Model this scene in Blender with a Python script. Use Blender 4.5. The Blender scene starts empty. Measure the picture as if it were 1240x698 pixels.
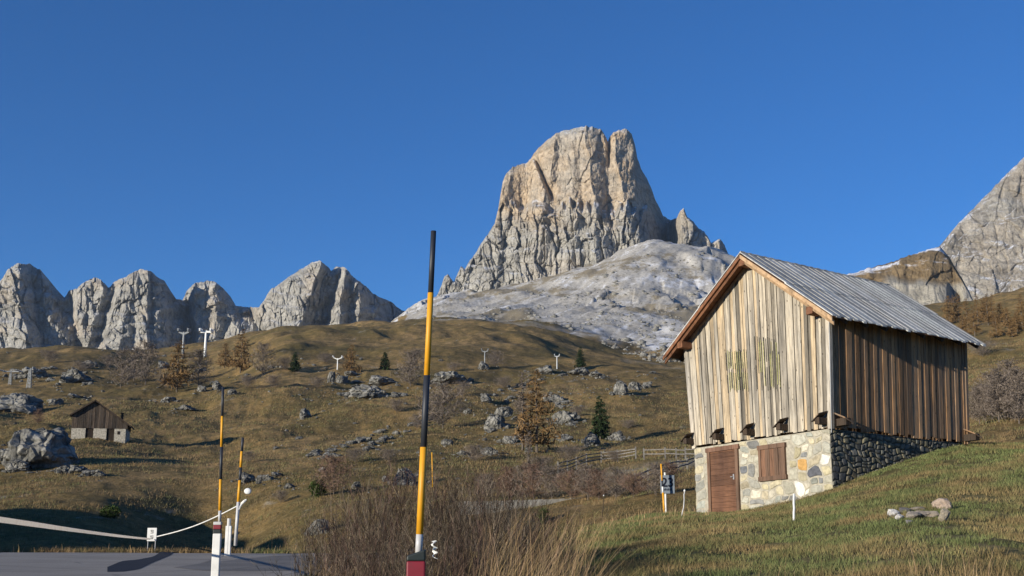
import bpy, bmesh, math, random
import numpy as np
from mathutils import Vector, Matrix
random.seed(7); rng = np.random.default_rng(7)
R = math.radians
S = bpy.context.scene
COL = S.collection

# ------------------------------------------------------------------ camera
F = 1330.0; PIT = R(11.0); CZ = 1.6; HOR = 349 + F*math.tan(PIT)
cam = bpy.data.cameras.new('camera'); cam.sensor_width = 36; cam.lens = F/1240*36
cam.clip_start = 0.1; cam.clip_end = 20000
co = bpy.data.objects.new('camera', cam); COL.objects.link(co)
co.location = (0, 0, CZ); co.rotation_euler = (R(90)+PIT, 0, 0); S.camera = co

# ------------------------------------------------------------------ light
SUN_AZ, SUN_EL = 229.5, 11.5          # azimuth clockwise from +Y (view direction)
w = bpy.data.worlds.new("World"); S.world = w; w.use_nodes = True
nt = w.node_tree; nt.nodes.clear()
sky = nt.nodes.new('ShaderNodeTexSky'); sky.sky_type = 'NISHITA'; sky.sun_disc = False
sky.sun_elevation = R(SUN_EL); sky.sun_rotation = R(SUN_AZ)
sky.altitude = 2200; sky.air_density = 1.0; sky.dust_density = 0.0; sky.ozone_density = 3.0
bg = nt.nodes.new('ShaderNodeBackground'); bg.inputs[1].default_value = 0.085
wo = nt.nodes.new('ShaderNodeOutputWorld')
hs = nt.nodes.new('ShaderNodeGamma'); hs.inputs[1].default_value = 0.85
hm = nt.nodes.new('ShaderNodeMix'); hm.data_type = 'RGBA'; hm.blend_type = 'MULTIPLY'; hm.inputs[0].default_value = 1; hm.inputs[7].default_value = (.35, .90, 1.55, 1)
nt.links.new(sky.outputs[0], hs.inputs['Color']); nt.links.new(hs.outputs[0], hm.inputs[6]); nt.links.new(hm.outputs[2], bg.inputs[0]); nt.links.new(bg.outputs[0], wo.inputs[0])
sl = bpy.data.lights.new('sun', 'SUN'); sl.energy = 5.0; sl.angle = R(0.5); sl.color = (1.0, 0.91, 0.77)
so = bpy.data.objects.new('sun', sl); COL.objects.link(so)
sd = Vector((math.sin(R(SUN_AZ))*math.cos(R(SUN_EL)), math.cos(R(SUN_AZ))*math.cos(R(SUN_EL)), math.sin(R(SUN_EL))))
so.rotation_euler = sd.to_track_quat('Z', 'Y').to_euler()
so.location = (-20, -20, 30)
S.view_settings.view_transform = 'Standard'; S.view_settings.look = 'None'
S.view_settings.gamma = 1; S.view_settings.exposure = 0.4; S.view_settings.use_curve_mapping = False

# ------------------------------------------------------------------ helpers
cP, sP = math.cos(PIT), math.sin(PIT)
def ray(px, py):
    a = (np.asarray(px, float)-620)/F; b = -(np.asarray(py, float)-349)/F
    return a, cP-b*sP, sP+b*cP
def P(px, py, Y):
    x, y, z = ray(px, py); t = Y/y
    return x*t, y*t, CZ+z*t
def V(px, py, Y): return Vector([float(c) for c in P(px, py, Y)])

def _h(i, j, k, s):
    n = (i.astype(np.int64)*374761393 + j.astype(np.int64)*668265263 + k.astype(np.int64)*2147483647 + s*974634777) & 0xffffffff
    n = ((n ^ (n >> 13))*1274126177) & 0xffffffff
    n = ((n ^ (n >> 16))*2246822519) & 0xffffffff
    return ((n ^ (n >> 15)) & 0xffffff)/float(0xffffff)*2-1
def vnoise(x, y, z=None, s=0):
    x, y = np.asarray(x, float), np.asarray(y, float)
    z = np.zeros_like(x) if z is None else np.asarray(z, float)
    x0, y0, z0 = np.floor(x), np.floor(y), np.floor(z)
    fx, fy, fz = x-x0, y-y0, z-z0
    fx, fy, fz = [t*t*t*(t*(t*6-15)+10) for t in (fx, fy, fz)]
    r = 0
    for a in (0, 1):
        for b in (0, 1):
            wab = (fx if a else 1-fx)*(fy if b else 1-fy)
            r = r + wab*(_h(x0+a, y0+b, z0, s)*(1-fz) + _h(x0+a, y0+b, z0+1, s)*fz)
    return r
def fbm(x, y, z=None, o=4, s=0, g=.5):
    r = 0; a = 1.0; t = 0
    for k in range(o):
        f = 2.03**k
        r = r + a*vnoise(x*f+17*k, y*f-9*k, None if z is None else z*f+5*k, s+k); t += a; a *= g
    return r/t*1.4
def ridged(x, y, o=4, s=0, g=.55):
    r = 0; a = 1.0; t = 0
    for k in range(o):
        f = 2.1**k
        r = r + a*(1-2*np.abs(vnoise(x*f+11*k, y*f+7*k, None, s+k))); t += a; a *= g
    return r/t
def facets(x, y, s=0, tilt=.9):
    """random depth and tilt per irregular cell, and distance to the cell border"""
    x0, y0 = np.floor(x), np.floor(y); b1 = np.full(x.shape, 9.); b2 = b1.copy(); val = np.zeros(x.shape)
    for i in (-1, 0, 1):
        for j in (-1, 0, 1):
            cx, cy = x0+i, y0+j; z = np.zeros_like(cx)
            qx, qy = cx+.5+.42*_h(cx, cy, z, s+1), cy+.5+.42*_h(cx, cy, z, s+2); dx, dy = x-qx, y-qy; d = dx*dx+dy*dy
            v = _h(cx, cy, z, s+3)*.6+tilt*(dx*_h(cx, cy, z, s+4)+dy*_h(cx, cy, z, s+5))
            m = d < b1; b2 = np.where(m, b1, np.minimum(b2, d)); val = np.where(m, v, val); b1 = np.where(m, d, b1)
    return val, np.sqrt(b2)-np.sqrt(b1)
def ss(a, b, x):
    t = np.clip((np.asarray(x, float)-a)/(b-a), 0, 1); return t*t*(3-2*t)

def tag(o, label=None, cat=None, group=None, kind=None):
    if label: o['label'] = label
    if cat: o['category'] = cat
    if group: o['group'] = group
    if kind: o['kind'] = kind
    return o
def empty(name, loc, rz=0, label=None, cat=None, group=None):
    o = bpy.data.objects.new(name, None); COL.objects.link(o); o.location = loc
    o.rotation_euler = (0, 0, rz); o.empty_display_size = .2
    return tag(o, label, cat, group)
def link(name, me, mat=None, parent=None, loc=None):
    o = bpy.data.objects.new(name, me); COL.objects.link(o)
    if mat is not None: me.materials.append(mat)
    if parent is not None: o.parent = parent
    if loc is not None: o.location = loc
    return o
def npmesh(name, v, f, mat=None, parent=None, smooth=False, col=None, attrs=None, loc=None):
    v = np.asarray(v, np.float32); f = np.asarray(f, np.int32); n = f.shape[1]
    me = bpy.data.meshes.new(name)
    me.vertices.add(len(v)); me.vertices.foreach_set('co', v.ravel())
    me.loops.add(f.size); me.loops.foreach_set('vertex_index', f.ravel())
    me.polygons.add(len(f)); me.polygons.foreach_set('loop_start', np.arange(0, f.size, n, dtype=np.int32))
    me.polygons.foreach_set('loop_total', np.full(len(f), n, np.int32))
    if smooth: me.polygons.foreach_set('use_smooth', np.ones(len(f), bool))
    me.update(calc_edges=True)
    if col is not None:
        a = me.color_attributes.new('Col', 'FLOAT_COLOR', 'POINT')
        c = np.ones((len(v), 4), np.float32); c[:, :3] = col; a.data.foreach_set('color', c.ravel())
    for k, val in (attrs or {}).items():
        a = me.attributes.new(k, 'FLOAT', 'POINT'); a.data.foreach_set('value', np.asarray(val, np.float32).ravel())
    return link(name, me, mat, parent, loc)
def grid_faces(nr, nc, flip=False):
    i = np.arange(nr*nc).reshape(nr, nc)
    q = np.stack([i[:-1, :-1], i[:-1, 1:], i[1:, 1:], i[1:, :-1]], -1).reshape(-1, 4)
    return q[:, ::-1] if flip else q

class MB:
    def __init__(s): s.v = []; s.f = []; s.c = []
    def add(s, vs, fs, c=(1, 1, 1)):
        b = len(s.v); s.v += [tuple(x) for x in vs]; s.f += [tuple(b+i for i in f) for f in fs]; s.c += [tuple(c)]*len(vs)
    def hexa(s, p, c=(1, 1, 1)):     # p: 8 points, bottom 4 ccw, top 4 ccw
        s.add(p, [(3, 2, 1, 0), (4, 5, 6, 7), (0, 1, 5, 4), (1, 2, 6, 5), (2, 3, 7, 6), (3, 0, 4, 7)], c)
    def box(s, lo, hi, c=(1, 1, 1), fn=None):
        (a, b, d), (e, g, h) = lo, hi
        p = [(a, b, d), (e, b, d), (e, g, d), (a, g, d), (a, b, h), (e, b, h), (e, g, h), (a, g, h)]
        if fn: p = [fn(*q) for q in p]
        s.hexa(p, c)
    def tube(s, pts, rad, n=6, c=(1, 1, 1), cap=True):
        pts = [Vector(p) for p in pts]
        if not hasattr(rad, '__len__'): rad = [rad]*len(pts)
        b = len(s.v); up = Vector((0, 0, 1))
        for i, p in enumerate(pts):
            d = (pts[min(i+1, len(pts)-1)]-pts[max(i-1, 0)]).normalized()
            a = d.cross(up if abs(d.z) < .9 else Vector((1, 0, 0))).normalized(); e = d.cross(a)
            for k in range(n):
                t = 2*math.pi*k/n
                s.v.append(tuple(p+(a*math.cos(t)+e*math.sin(t))*rad[i])); s.c.append(tuple(c))
        for i in range(len(pts)-1):
            for k in range(n):
                q = b+i*n; s.f.append((q+k, q+n+k, q+n+(k+1) % n, q+(k+1) % n))
        if cap:
            s.f.append(tuple(b+k for k in range(n))); s.f.append(tuple(b+(len(pts)-1)*n+k for k in reversed(range(n))))
    def bar(s, p, q, wd, ht, c=(1, 1, 1)):
        p, q = Vector(p), Vector(q); d = (q-p).normalized()
        a = d.cross(Vector((0, 0, 1)) if abs(d.z) < .95 else Vector((0, 1, 0))).normalized()*wd/2; e = a.cross(d).normalized()*ht/2
        s.hexa([p-a-e, p+a-e, q+a-e, q-a-e, p-a+e, p+a+e, q+a+e, q-a+e], c)
    def build(s, name, mat, parent=None, smooth=False, bevel=0, loc=None):
        me = bpy.data.meshes.new(name); me.from_pydata(s.v, [], s.f); me.update()
        bm = bmesh.new(); bm.from_mesh(me); bmesh.ops.recalc_face_normals(bm, faces=bm.faces); bm.to_mesh(me); bm.free()
        a = me.color_attributes.new('Col', 'FLOAT_COLOR', 'POINT')
        cc = np.ones((len(s.v), 4), np.float32); cc[:, :3] = np.array(s.c).reshape(-1, 3); a.data.foreach_set('color', cc.ravel())
        if smooth: me.polygons.foreach_set('use_smooth', np.ones(len(me.polygons), bool))
        o = link(name, me, mat, parent, loc)
        if bevel:
            m = o.modifiers.new('bevel', 'BEVEL'); m.width = bevel; m.segments = 2; m.limit_method = 'ANGLE'
        return o

# ------------------------------------------------------------------ materials
class N:
    def __init__(s, name, rough=.8, spec=.3):
        s.m = bpy.data.materials.new(name); s.m.use_nodes = True; s.t = s.m.node_tree
        s.b = s.t.nodes['Principled BSDF']; s.b.inputs['Roughness'].default_value = rough
        s.b.inputs['Specular IOR Level'].default_value = spec
        s.tc = s.t.nodes.new('ShaderNodeTexCoord')
    def nd(s, k, **kw):
        n = s.t.nodes.new(k)
        for a, b in kw.items(): setattr(n, a, b)
        return n
    def l(s, a, b): s.t.links.new(a, b)
    def co(s, scale=(1, 1, 1), src='Object', rot=(0, 0, 0)):
        m = s.nd('ShaderNodeMapping'); m.inputs['Scale'].default_value = scale; m.inputs['Rotation'].default_value = rot
        s.l(s.tc.outputs[src], m.inputs[0]); return m.outputs[0]
    def noise(s, sc, det=5, rough=.6, co=None, dist=0):
        n = s.nd('ShaderNodeTexNoise'); n.inputs['Scale'].default_value = sc; n.inputs['Detail'].default_value = det
        n.inputs['Roughness'].default_value = rough; n.inputs['Distortion'].default_value = dist
        s.l(co if co is not None else s.tc.outputs['Object'], n.inputs[0]); return n.outputs[0]
    def vor(s, sc, co=None, feat='F1', out=0, rnd=1):
        n = s.nd('ShaderNodeTexVoronoi', feature=feat); n.inputs['Scale'].default_value = sc
        n.inputs['Randomness'].default_value = rnd
        s.l(co if co is not None else s.tc.outputs['Object'], n.inputs[0]); return n.outputs[out]
    def ramp(s, fac, stops, interp='LINEAR'):
        n = s.nd('ShaderNodeValToRGB'); r = n.color_ramp; r.interpolation = interp
        while len(r.elements) < len(stops): r.elements.new(.5)
        for e, (p, c) in zip(r.elements, stops):
            e.position = p; e.color = (c, c, c, 1) if not hasattr(c, '__len__') else (*c, 1)
        s.l(fac, n.inputs[0]); return n.outputs[0]
    def mix(s, fac, a, b, mode='MIX'):
        n = s.nd('ShaderNodeMix', data_type='RGBA', blend_type=mode)
        for v, i in ((fac, 0), (a, 6), (b, 7)):
            if hasattr(v, 'is_linked'): s.l(v, n.inputs[i])
            elif i == 0: n.inputs[0].default_value = v
            else: n.inputs[i].default_value = (*v, 1) if hasattr(v, '__len__') else (v, v, v, 1)
        return n.outputs[2]
    def math(s, op, a, b=0):
        n = s.nd('ShaderNodeMath', operation=op)
        for v, i in ((a, 0), (b, 1)):
            if hasattr(v, 'is_linked'): s.l(v, n.inputs[i])
            else: n.inputs[i].default_value = v
        return n.outputs[0]
    def attr(s, name, out=0):
        n = s.nd('ShaderNodeAttribute', attribute_name=name); return n.outputs[out]
    def base(s, c):
        if hasattr(c, 'is_linked'): s.l(c, s.b.inputs['Base Color'])
        else: s.b.inputs['Base Color'].default_value = (*c, 1)
        return s
    def bump(s, h, st=.5, d=.1):
        n = s.nd('ShaderNodeBump'); n.inputs['Strength'].default_value = st; n.inputs['Distance'].default_value = d
        s.l(h, n.inputs['Height'])
        s.l(n.outputs[0], s.b.inputs['Normal']); return s
    def sepz(s):
        g = s.nd('ShaderNodeNewGeometry'); x = s.nd('ShaderNodeSeparateXYZ'); s.l(g.outputs['Normal'], x.inputs[0]); return x.outputs[2]

def m_plain(name, c, rough=.7, var=.25, sc=8, bump=.15, spec=.3):
    n = N(name, rough, spec); k = n.noise(sc, 6)
    f = n.ramp(k, [(.3, 1-var), (.7, 1+var*.3)])
    col = n.mix(1, n.mix(1, c, f, 'MULTIPLY'), n.attr('Col'), 'MULTIPLY')
    return n.base(col).bump(k, bump, .02).m
def m_wood(name, c1, c2, grain=1.0, knots=True, stretch=(9, 9, .7), dark=.35):
    n = N(name, .85, .15)
    g = n.noise(2.2, 8, .65, n.co(stretch), .3)
    g2 = n.noise(.9, 4, .6, n.co((2, 2, .5)))
    col = n.mix(n.ramp(g2, [(.35, 0), (.68, 1)]), c1, c2)
    col = n.mix(1, col, n.ramp(g, [(.28, dark), (.52, .95), (.8, 1.1)]), 'MULTIPLY')
    if knots:
        kn = n.vor(4.0, n.co((1.9, 1.9, .8)))
        col = n.mix(n.ramp(kn, [(.0, 1), (.08, .9), (.13, 0)]), col, (.035, .022, .014))
    if knots: col = n.mix(n.ramp(n.noise(1.0, 7, .7, n.co((5, 5, .35))), [(.46, 0), (.62, .75)]), col, (.13, .12, .105))
    col = n.mix(1, col, n.attr('Col'), 'MULTIPLY')
    return n.base(col).bump(g, .6, .012).m
def m_paint(name, c, rough=.5):
    n = N(name, rough, .4); k = n.noise(14, 6); d = n.noise(3, 5)
    col = n.mix(n.ramp(k, [(.62, 0), (.75, .5)]), c, tuple(x*.35+.03 for x in c))
    col = n.mix(1, col, n.ramp(d, [(.3, .75), (.7, 1.05)]), 'MULTIPLY')
    return n.base(col).bump(k, .1, .005).m

def m_rock():
    n = N('limestone', .95, .1)
    a = n.noise(1.8, 9, .7); b = n.noise(8, 8, .75); v = n.vor(2.2, n.co((1, 1, .6)), 'DISTANCE_TO_EDGE')
    col = n.ramp(a, [(.36, (.06, .06, .055)), (.5, (.185, .18, .16)), (.62, (.33, .32, .285))])
    col = n.mix(n.ramp(b, [(.5, 0), (.7, .6)]), col, (.13, .13, .125))
    col = n.mix(n.ramp(v, [(0, .55), (.05, 0)]), col, (.06, .06, .055))
    col = n.mix(1, col, n.attr('Col'), 'MULTIPLY')
    h = n.math('ADD', n.math('MULTIPLY', b, .6), n.ramp(v, [(0, 0), (.12, 1)]))
    return n.base(col).bump(h, .8, .25).m
M_ROCK = m_rock()

def m_cliff(name, warm=0.0, sc=1.0):
    n = N(name, .97, .05)
    st = n.noise(.035*sc, 9, .62, n.co((1.6, 1.6, .28)), .6)        # vertical streaks
    ly = n.noise(.05*sc, 8, .65, n.co((.35, .35, 2.2)), .4)         # strata
    fi = n.noise(.16*sc, 10, .72)
    gr = n.ramp(st, [(.3, (.31, .295, .26)), (.5, (.43, .415, .37)), (.7, (.52, .505, .46))])
    ck = n.vor(.09*sc, n.co((1, 1, .4)), 'DISTANCE_TO_EDGE'); ck2 = n.vor(.22*sc, n.co((1, 1, .5)), 'DISTANCE_TO_EDGE')
    wm = n.ramp(fi, [(.3, (.46, .33, .20)), (.55, (.60, .47, .32)), (.75, (.66, .57, .43))])
    wf = n.math('MULTIPLY', n.attr('warm', 2), n.ramp(n.noise(.02*sc, 6, .6, n.co((1, 1, .6))), [(.34, .15), (.54, 1)]))
    col = n.mix(wf, gr, wm)
    col = n.mix(1, col, n.ramp(ly, [(.32, .62), (.5, 1.0), (.75, 1.12)]), 'MULTIPLY')
    col = n.mix(1, col, n.ramp(fi, [(.3, .6), (.5, 1.0), (.8, 1.15)]), 'MULTIPLY')
    col = n.mix(n.ramp(ck, [(0, .35), (.05, 0)]), col, (.15, .14, .125)); col = n.mix(n.ramp(ck2, [(0, .22), (.06, 0)]), col, (.16, .155, .14))
    # snow caught on flat ledges
    sn = n.math('MULTIPLY', n.ramp(n.sepz(), [(.62, 0), (.82, 1)]), n.math('MULTIPLY', n.attr('snow', 2), n.ramp(n.noise(.06*sc, 7), [(.46, 0), (.56, 1)])))
    col = n.mix(sn, col, (.78, .80, .84))
    h = n.math('ADD', n.math('MULTIPLY', fi, 1.0), n.math('ADD', n.math('MULTIPLY', st, 1.2), n.math('MULTIPLY', ly, .8)))
    return n.base(col).bump(h, 1.0, 5.0/sc).m

# ------------------------------------------------------------------ terrain height function
CP = np.array([-1800, -500, 0, 100, 250, 350, 430, 520, 620, 720, 800, 870, 940, 1010, 1090, 1180, 1240, 1340, 1800, 3200], float)
ND = np.array([2.5, 8, 13, 20, 28, 36, 42, 50], float)
FD = np.array([62, 80, 105, 150, 210, 300, 430, 600, 850, 1200, 1600, 2600], float)
near = {
 -1800: [0]*8, -500: [0, 0, 0, 0, 0, 0, -.9, -2.0], 0: [0, 0, 0, 0, 0, 0, -1.0, -2.0], 100: [0, 0, 0, 0, 0, 0, -1.0, -2.0], 250: [0, 0, 0, 0, 0, -.02, -.9, -1.8],
 350: [0, 0, .05, .05, .02, -.03, -.6, -1.4], 430: [0, .05, .2, .22, .08, -.02, -.3, -1.0], 520: [0, .08, .32, .38, .25, .1, -.2, -.8],
 620: [0, .15, .45, .55, .55, .35, .1, -.3], 720: [0, .18, .42, .68, .84, .8, .45, .1], 800: [0, .22, .5, .85, 1.08, 1.18, .95, .6],
 870: [0, .25, .55, .88, 1.2, 1.24, 1.2, .9], 940: [0, .28, .6, .95, 1.38, 1.6, 1.65, 1.6], 1010: [0, .32, .7, 1.1, 1.7, 2.45, 2.6, 2.6],
 1090: [0, .35, .8, 1.25, 2.05, 3.1, 3.2, 3.2], 1180: [0, .35, .8, 1.3, 2.35, 3.42, 3.5, 3.5], 1240: [0, .35, .8, 1.3, 2.5, 3.4, 3.5, 3.6],
 1340: [0, .35, .8, 1.3, 2.6, 3.5, 3.8, 4.0], 1800: [0, .3, .7, 1.2, 2.4, 3.4, 4, 4.5], 3200: [0, .2, .5, 1, 2, 3, 4, 4.5]}
far = {   # 62   80   105  150  210  300  430  600  850  1200 1600 2600
 -1800: [640, 605, 580, 545, 510, 470, 440, 430, 440, 450, 455, 480],
 -500:  [650, 612, 585, 545, 505, 470, 448, 440, 445, 450, 455, 480],
 0:     [654, 617, 585, 542, 500, 466, 444, 436, 442, 446, 450, 480],
 100:   [652, 617, 578, 534, 495, 463, 443, 436, 440, 444, 448, 480],
 250:   [650, 618, 585, 542, 502, 466, 435, 428, 436, 440, 445, 480],
 350:   [648, 612, 580, 535, 490, 440, 404, 402, 415, 425, 440, 480],
 430:   [652, 610, 575, 535, 490, 440, 402, 399, 408, 420, 440, 480],
 520:   [640, 605, 570, 530, 485, 440, 407, 399, 388, 364, 385, 440],
 620:   [626, 600, 568, 530, 490, 450, 420, 400, 376, 350, 365, 440],
 720:   [612, 590, 562, 528, 490, 455, 432, 405, 368, 320, 345, 430],
 800:   [598, 572, 553, 522, 490, 460, 440, 414, 362, 292, 320, 430],
 870:   [590, 565, 545, 515, 485, 455, 435, 412, 366, 300, 330, 430],
 940:   [580, 558, 538, 508, 478, 448, 428, 408, 380, 340, 360, 430],
 1010:  [568, 550, 530, 500, 470, 440, 415, 395, 380, 370, 380, 430],
 1090:  [552, 530, 510, 483, 455, 427, 400, 382, 375, 372, 380, 430],
 1180:  [530, 510, 490, 462, 436, 408, 386, 375, 372, 372, 380, 430],
 1240:  [522, 500, 478, 450, 424, 396, 372, 360, 358, 362, 380, 430],
 1340:  [515, 492, 468, 440, 412, 382, 355, 340, 340, 350, 380, 430],
 1800:  [500, 475, 450, 420, 390, 360, 330, 315, 320, 330, 370, 430],
 3200:  [500, 475, 450, 420, 390, 360, 330, 315, 320, 330, 370, 430]}
ALLD = np.concatenate([ND, FD])
TZ = np.array([list(near[int(c)]) + [CZ+(HOR-p)/F*d for p, d in zip(far[int(c)], FD)] for c in CP])   # [col, dist]
def pchip(x, Y, xi):      # Y [n, m] along axis 0
    h = np.diff(x)[:, None]; d = np.diff(Y, axis=0)/h
    m = np.zeros_like(Y); m[0] = d[0]; m[-1] = d[-1]
    a, b = d[:-1], d[1:]; w1 = 2*h[1:]+h[:-1]; w2 = h[1:]+2*h[:-1]
    with np.errstate(divide='ignore', invalid='ignore'): hm = (w1+w2)/(w1/a+w2/b)
    m[1:-1] = np.where(a*b > 0, hm, 0)
    k = np.clip(np.searchsorted(x, xi)-1, 0, len(x)-2); t = ((xi-x[k])/np.diff(x)[k])[:, None]; H = h[k]
    return (2*t**3-3*t**2+1)*Y[k]+(t**3-2*t**2+t)*H*m[k]+(-2*t**3+3*t**2)*Y[k+1]+(t**3-t**2)*H*m[k+1]
UX = np.linspace(-1800, 3200, 601); LY = np.linspace(math.log(2.5), math.log(2600), 500)
T1 = pchip(np.log(ALLD), TZ.T.copy(), LY)           # [ly, col]
TAB = pchip(CP, T1.T.copy(), UX)                    # [ux, ly]
def H(x, y):
    x = np.asarray(x, float); y = np.asarray(y, float); yy = np.clip(y, 2.5, 2599)
    px = np.clip(620+F*x/yy, -1799, 3199); a = (px+1800)/5000*600; b = (np.log(yy)-LY[0])/(LY[-1]-LY[0])*499
    i = np.clip(a.astype(int), 0, 599); j = np.clip(b.astype(int), 0, 498); fa = a-i; fb = b-j
    z = TAB[i, j]*(1-fa)*(1-fb)+TAB[i+1, j]*fa*(1-fb)+TAB[i, j+1]*(1-fa)*fb+TAB[i+1, j+1]*fa*fb
    r1 = ss(40, 62, yy); r2 = ss(85, 170, yy); r3 = ss(210, 420, yy)
    z = z + r1*.22*fbm(x/5, y/5, o=4, s=3) + r2*(1.3*fbm(x/20, y/28, o=4, s=9)+.9*np.tanh(3*vnoise(x/26+3, y/38, None, 19))*ss(130, 200, yy)) + r3*(1-.6*ss(600, 900, yy))*(4.6*fbm(x/80, y/115, o=4, s=21)+3.4*ridged(x/70+.4*y/90, y/100, o=3, s=25))
    z = z + ss(6, 14, yy)*(1-r1)*.05*fbm(x/2.2, y/2.2, o=3, s=31)*ss(360, 430, px)
    z = z - 3.2*np.exp(-((x+.265*yy+.8*vnoise(yy/9, yy*0, None, 2))/5.5)**2)*ss(41, 50, yy)*(1-ss(84, 108, yy))      # gully carved beyond the road so its bank throws shade
    # unseen ridge added left of the road to throw shade into the hollow
    ka = (x+51)*.78+(y-10)*.62; kk = -(x+51)*.62+(y-10)*.78
    z = z + (11.3+.8*kk/45)*np.exp(-(ka/8)**2)*ss(-9, -1, kk)*(1-ss(44, 56, kk))*(1+.14*vnoise(kk/5, kk*0, None, 3))
    fs_ = r3*ss(620, 800, yy); xs_ = x-yy/3.0
    z = z + fs_*(1.5*ridged(xs_/26, yy/420, o=4, s=5)+.9*ridged(xs_/9, yy/200, o=3, s=8)+2.0*fbm(x/50, yy/140, o=4, s=6)+(1.2+1.6*ss(700, 800, px))*np.tanh(5*vnoise(x/26, yy/60, None, 14))*ss(-.1, .3, vnoise(x/90, yy/150, None, 15)))
    if np.any(fs_ > 0): z = z + fs_*3.0*facets(x/16+.3*vnoise(x/9, yy/30, None, 71), yy/46, 33)[0]*ss(.0, .35, vnoise(x/75+5, yy/120, None, 72)+.25*ss(680, 780, px))
    z = z + r2*(1-r3)*.55*ridged(x/11+yy/60, yy/16, o=4, s=44)
    return z
def hit(px, py, dmin=7.0, dmax=2500):
    d = np.exp(np.linspace(math.log(dmin), math.log(dmax), 3000))
    x, y, z = P(px, py, d); h = H(x, y); k = np.where(z <= h)[0]
    if len(k) == 0: return None
    k = k[0]
    if k > 0:
        a, b = d[k-1], d[k]
        for _ in range(20):
            m = (a+b)/2; xx, yy, zz = P(px, py, m)
            if zz <= H(xx, yy): b = m
            else: a = m
        return V(px, py, b)
    return V(px, py, d[0])
def onz(x, y): return Vector((x, y, float(H(x, y))))

# ------------------------------------------------------------------ ground sheet
ys = np.exp(np.linspace(math.log(2.5), math.log(2590), 760))
us = np.concatenate([np.linspace(-5200, -40, 260)[:-1], np.linspace(-40, 1280, 1000), np.linspace(1280, 3190, 80)[1:]])
YY, PX = np.meshgrid(ys, us, indexing='ij'); XX = (PX-620)/F*YY
ZZ = H(XX, YY)
nr, nc = YY.shape
v = np.stack([XX, YY, ZZ], -1).reshape(-1, 3)
f = grid_faces(nr, nc)
# masks
scr_edge = np.interp(PX, [-1800, 470, 500, 560, 640, 720, 800, 900, 1000, 1100, 3200], [9000, 1500, 640, 590, 620, 560, 470, 470, 560, 9000, 9000])
nn = fbm(XX/40, YY/60, o=5, s=41)
scree = ss(-.06, .10, (YY-scr_edge)/scr_edge + .30*nn)
far_scree = ss(700, 900, YY)*ss(-.2, .1, nn+.2)*(PX < 480)
scree = np.maximum(scree, far_scree)
lawn = (1-ss(42, 60, YY))*ss(420, 600, PX)
py_ = HOR-(ZZ-CZ)/YY*F
track = np.exp(-((py_-(575-(PX-760)*.18))/7)**2)*ss(680, 720, PX)*(1-ss(830, 850, PX))*ss(50, 60, YY)*(YY < 130)
n0 = len(v)
streak = ss(.22, .5, fbm((XX-YY/3.0)/5, YY/350, o=4, s=51)+.25*fbm(XX/60, YY/200, o=3, s=52))*(1-ss(760, 840, PX)*.8)+ss(.3, .55, fbm(XX/60, YY/16, o=4, s=53))*ss(700, 800, PX)
# land round and behind the camera
bx = np.array([-6000, -2000, -600, -100, -40, 40, 100, 600, 2000, 6000.]); by = np.array([-6000, -1500, -300, -40, -8, 2.49])
BX, BY = np.meshgrid(bx, by); bz = np.zeros_like(BX)-.02
M_GROUND = None
def m_ground():
    n = N('hill_grass', .95, .05)
    a = n.noise(.035, 7, .6, n.co((1, .6, 1))); b = n.noise(.35, 8, .7, n.co((1, .7, 1))); c = n.noise(3.0, 8, .72)
    col = n.ramp(a, [(.36, (.15, .115, .042)), (.5, (.27, .18, .072)), (.64, (.37, .245, .11))])
    col = n.mix(n.ramp(b, [(.40, 0), (.6, .8)]), col, (.10, .085, .036))
    col = n.mix(n.ramp(n.noise(.12, 8, .7, n.co((1, .45, 1))), [(.52, 0), (.62, .7)]), col, (.075, .06, .032))
    col = n.mix(n.ramp(n.noise(.22, 9, .75, n.co((1, .4, 1))), [(.60, 0), (.66, .5)]), col, (.36, .33, .27))
    col = n.mix(n.ramp(n.noise(1.1, 8, .7), [(.5, 0), (.68, .7)]), col, (.27, .2, .1))
    col = n.mix(n.ramp(n.noise(1.0, 8, .7, n.co((.28, .9, 1))), [(.56, 0), (.66, .55)]), col, (.07, .055, .03))
    col = n.mix(1, col, n.ramp(c, [(.3, .5), (.5, 1), (.75, 1.25)]), 'MULTIPLY')
    lw = n.ramp(n.noise(1.4, 8, .7), [(.35, (.11, .105, .042)), (.5, (.17, .15, .07)), (.68, (.26, .21, .11))])
    lw = n.mix(1, lw, n.ramp(n.noise(14, 8, .75), [(.3, .5), (.55, 1), (.8, 1.2)]), 'MULTIPLY')
    col = n.mix(n.attr('lawn', 2), col, lw)
    sc = n.noise(.05, 10, .7, n.co((1, .2, 1))); sf = n.noise(.45, 8, .8, n.co((1, .3, 1)))
    scol = n.ramp(sc, [(.3, (.33, .31, .27)), (.5, (.42, .40, .355)), (.7, (.50, .48, .43))])
    scol = n.mix(1, scol, n.ramp(sf, [(.38, .5), (.48, .95), (.6, 1.15)]), 'MULTIPLY')
    scol = n.mix(n.math('MULTIPLY', n.attr('streak', 2), n.ramp(n.noise(.09, 8, .75, n.co((1, .25, 1))), [(.44, 0), (.58, .8)])), scol, (.74, .76, .79))
    gp = n.noise(.014, 9, .7, n.co((1, .3, 1)))
    scol = n.mix(n.ramp(gp, [(.53, 0), (.58, .85)]), scol, (.22, .18, .11))
    col = n.mix(n.attr('scree', 2), col, scol)
    col = n.mix(n.math('MULTIPLY', n.attr('track', 2), .6), col, (.34, .31, .25))
    h = n.math('ADD', n.math('MULTIPLY', b, 1.0), n.math('MULTIPLY', c, .35))
    return n.base(col).bump(h, .8, .5).m
M_GROUND = m_ground()
vb = np.stack([BX, BY, bz], -1).reshape(-1, 3)
fb = grid_faces(*BX.shape)+n0
z_ = np.zeros(len(vb))
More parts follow.
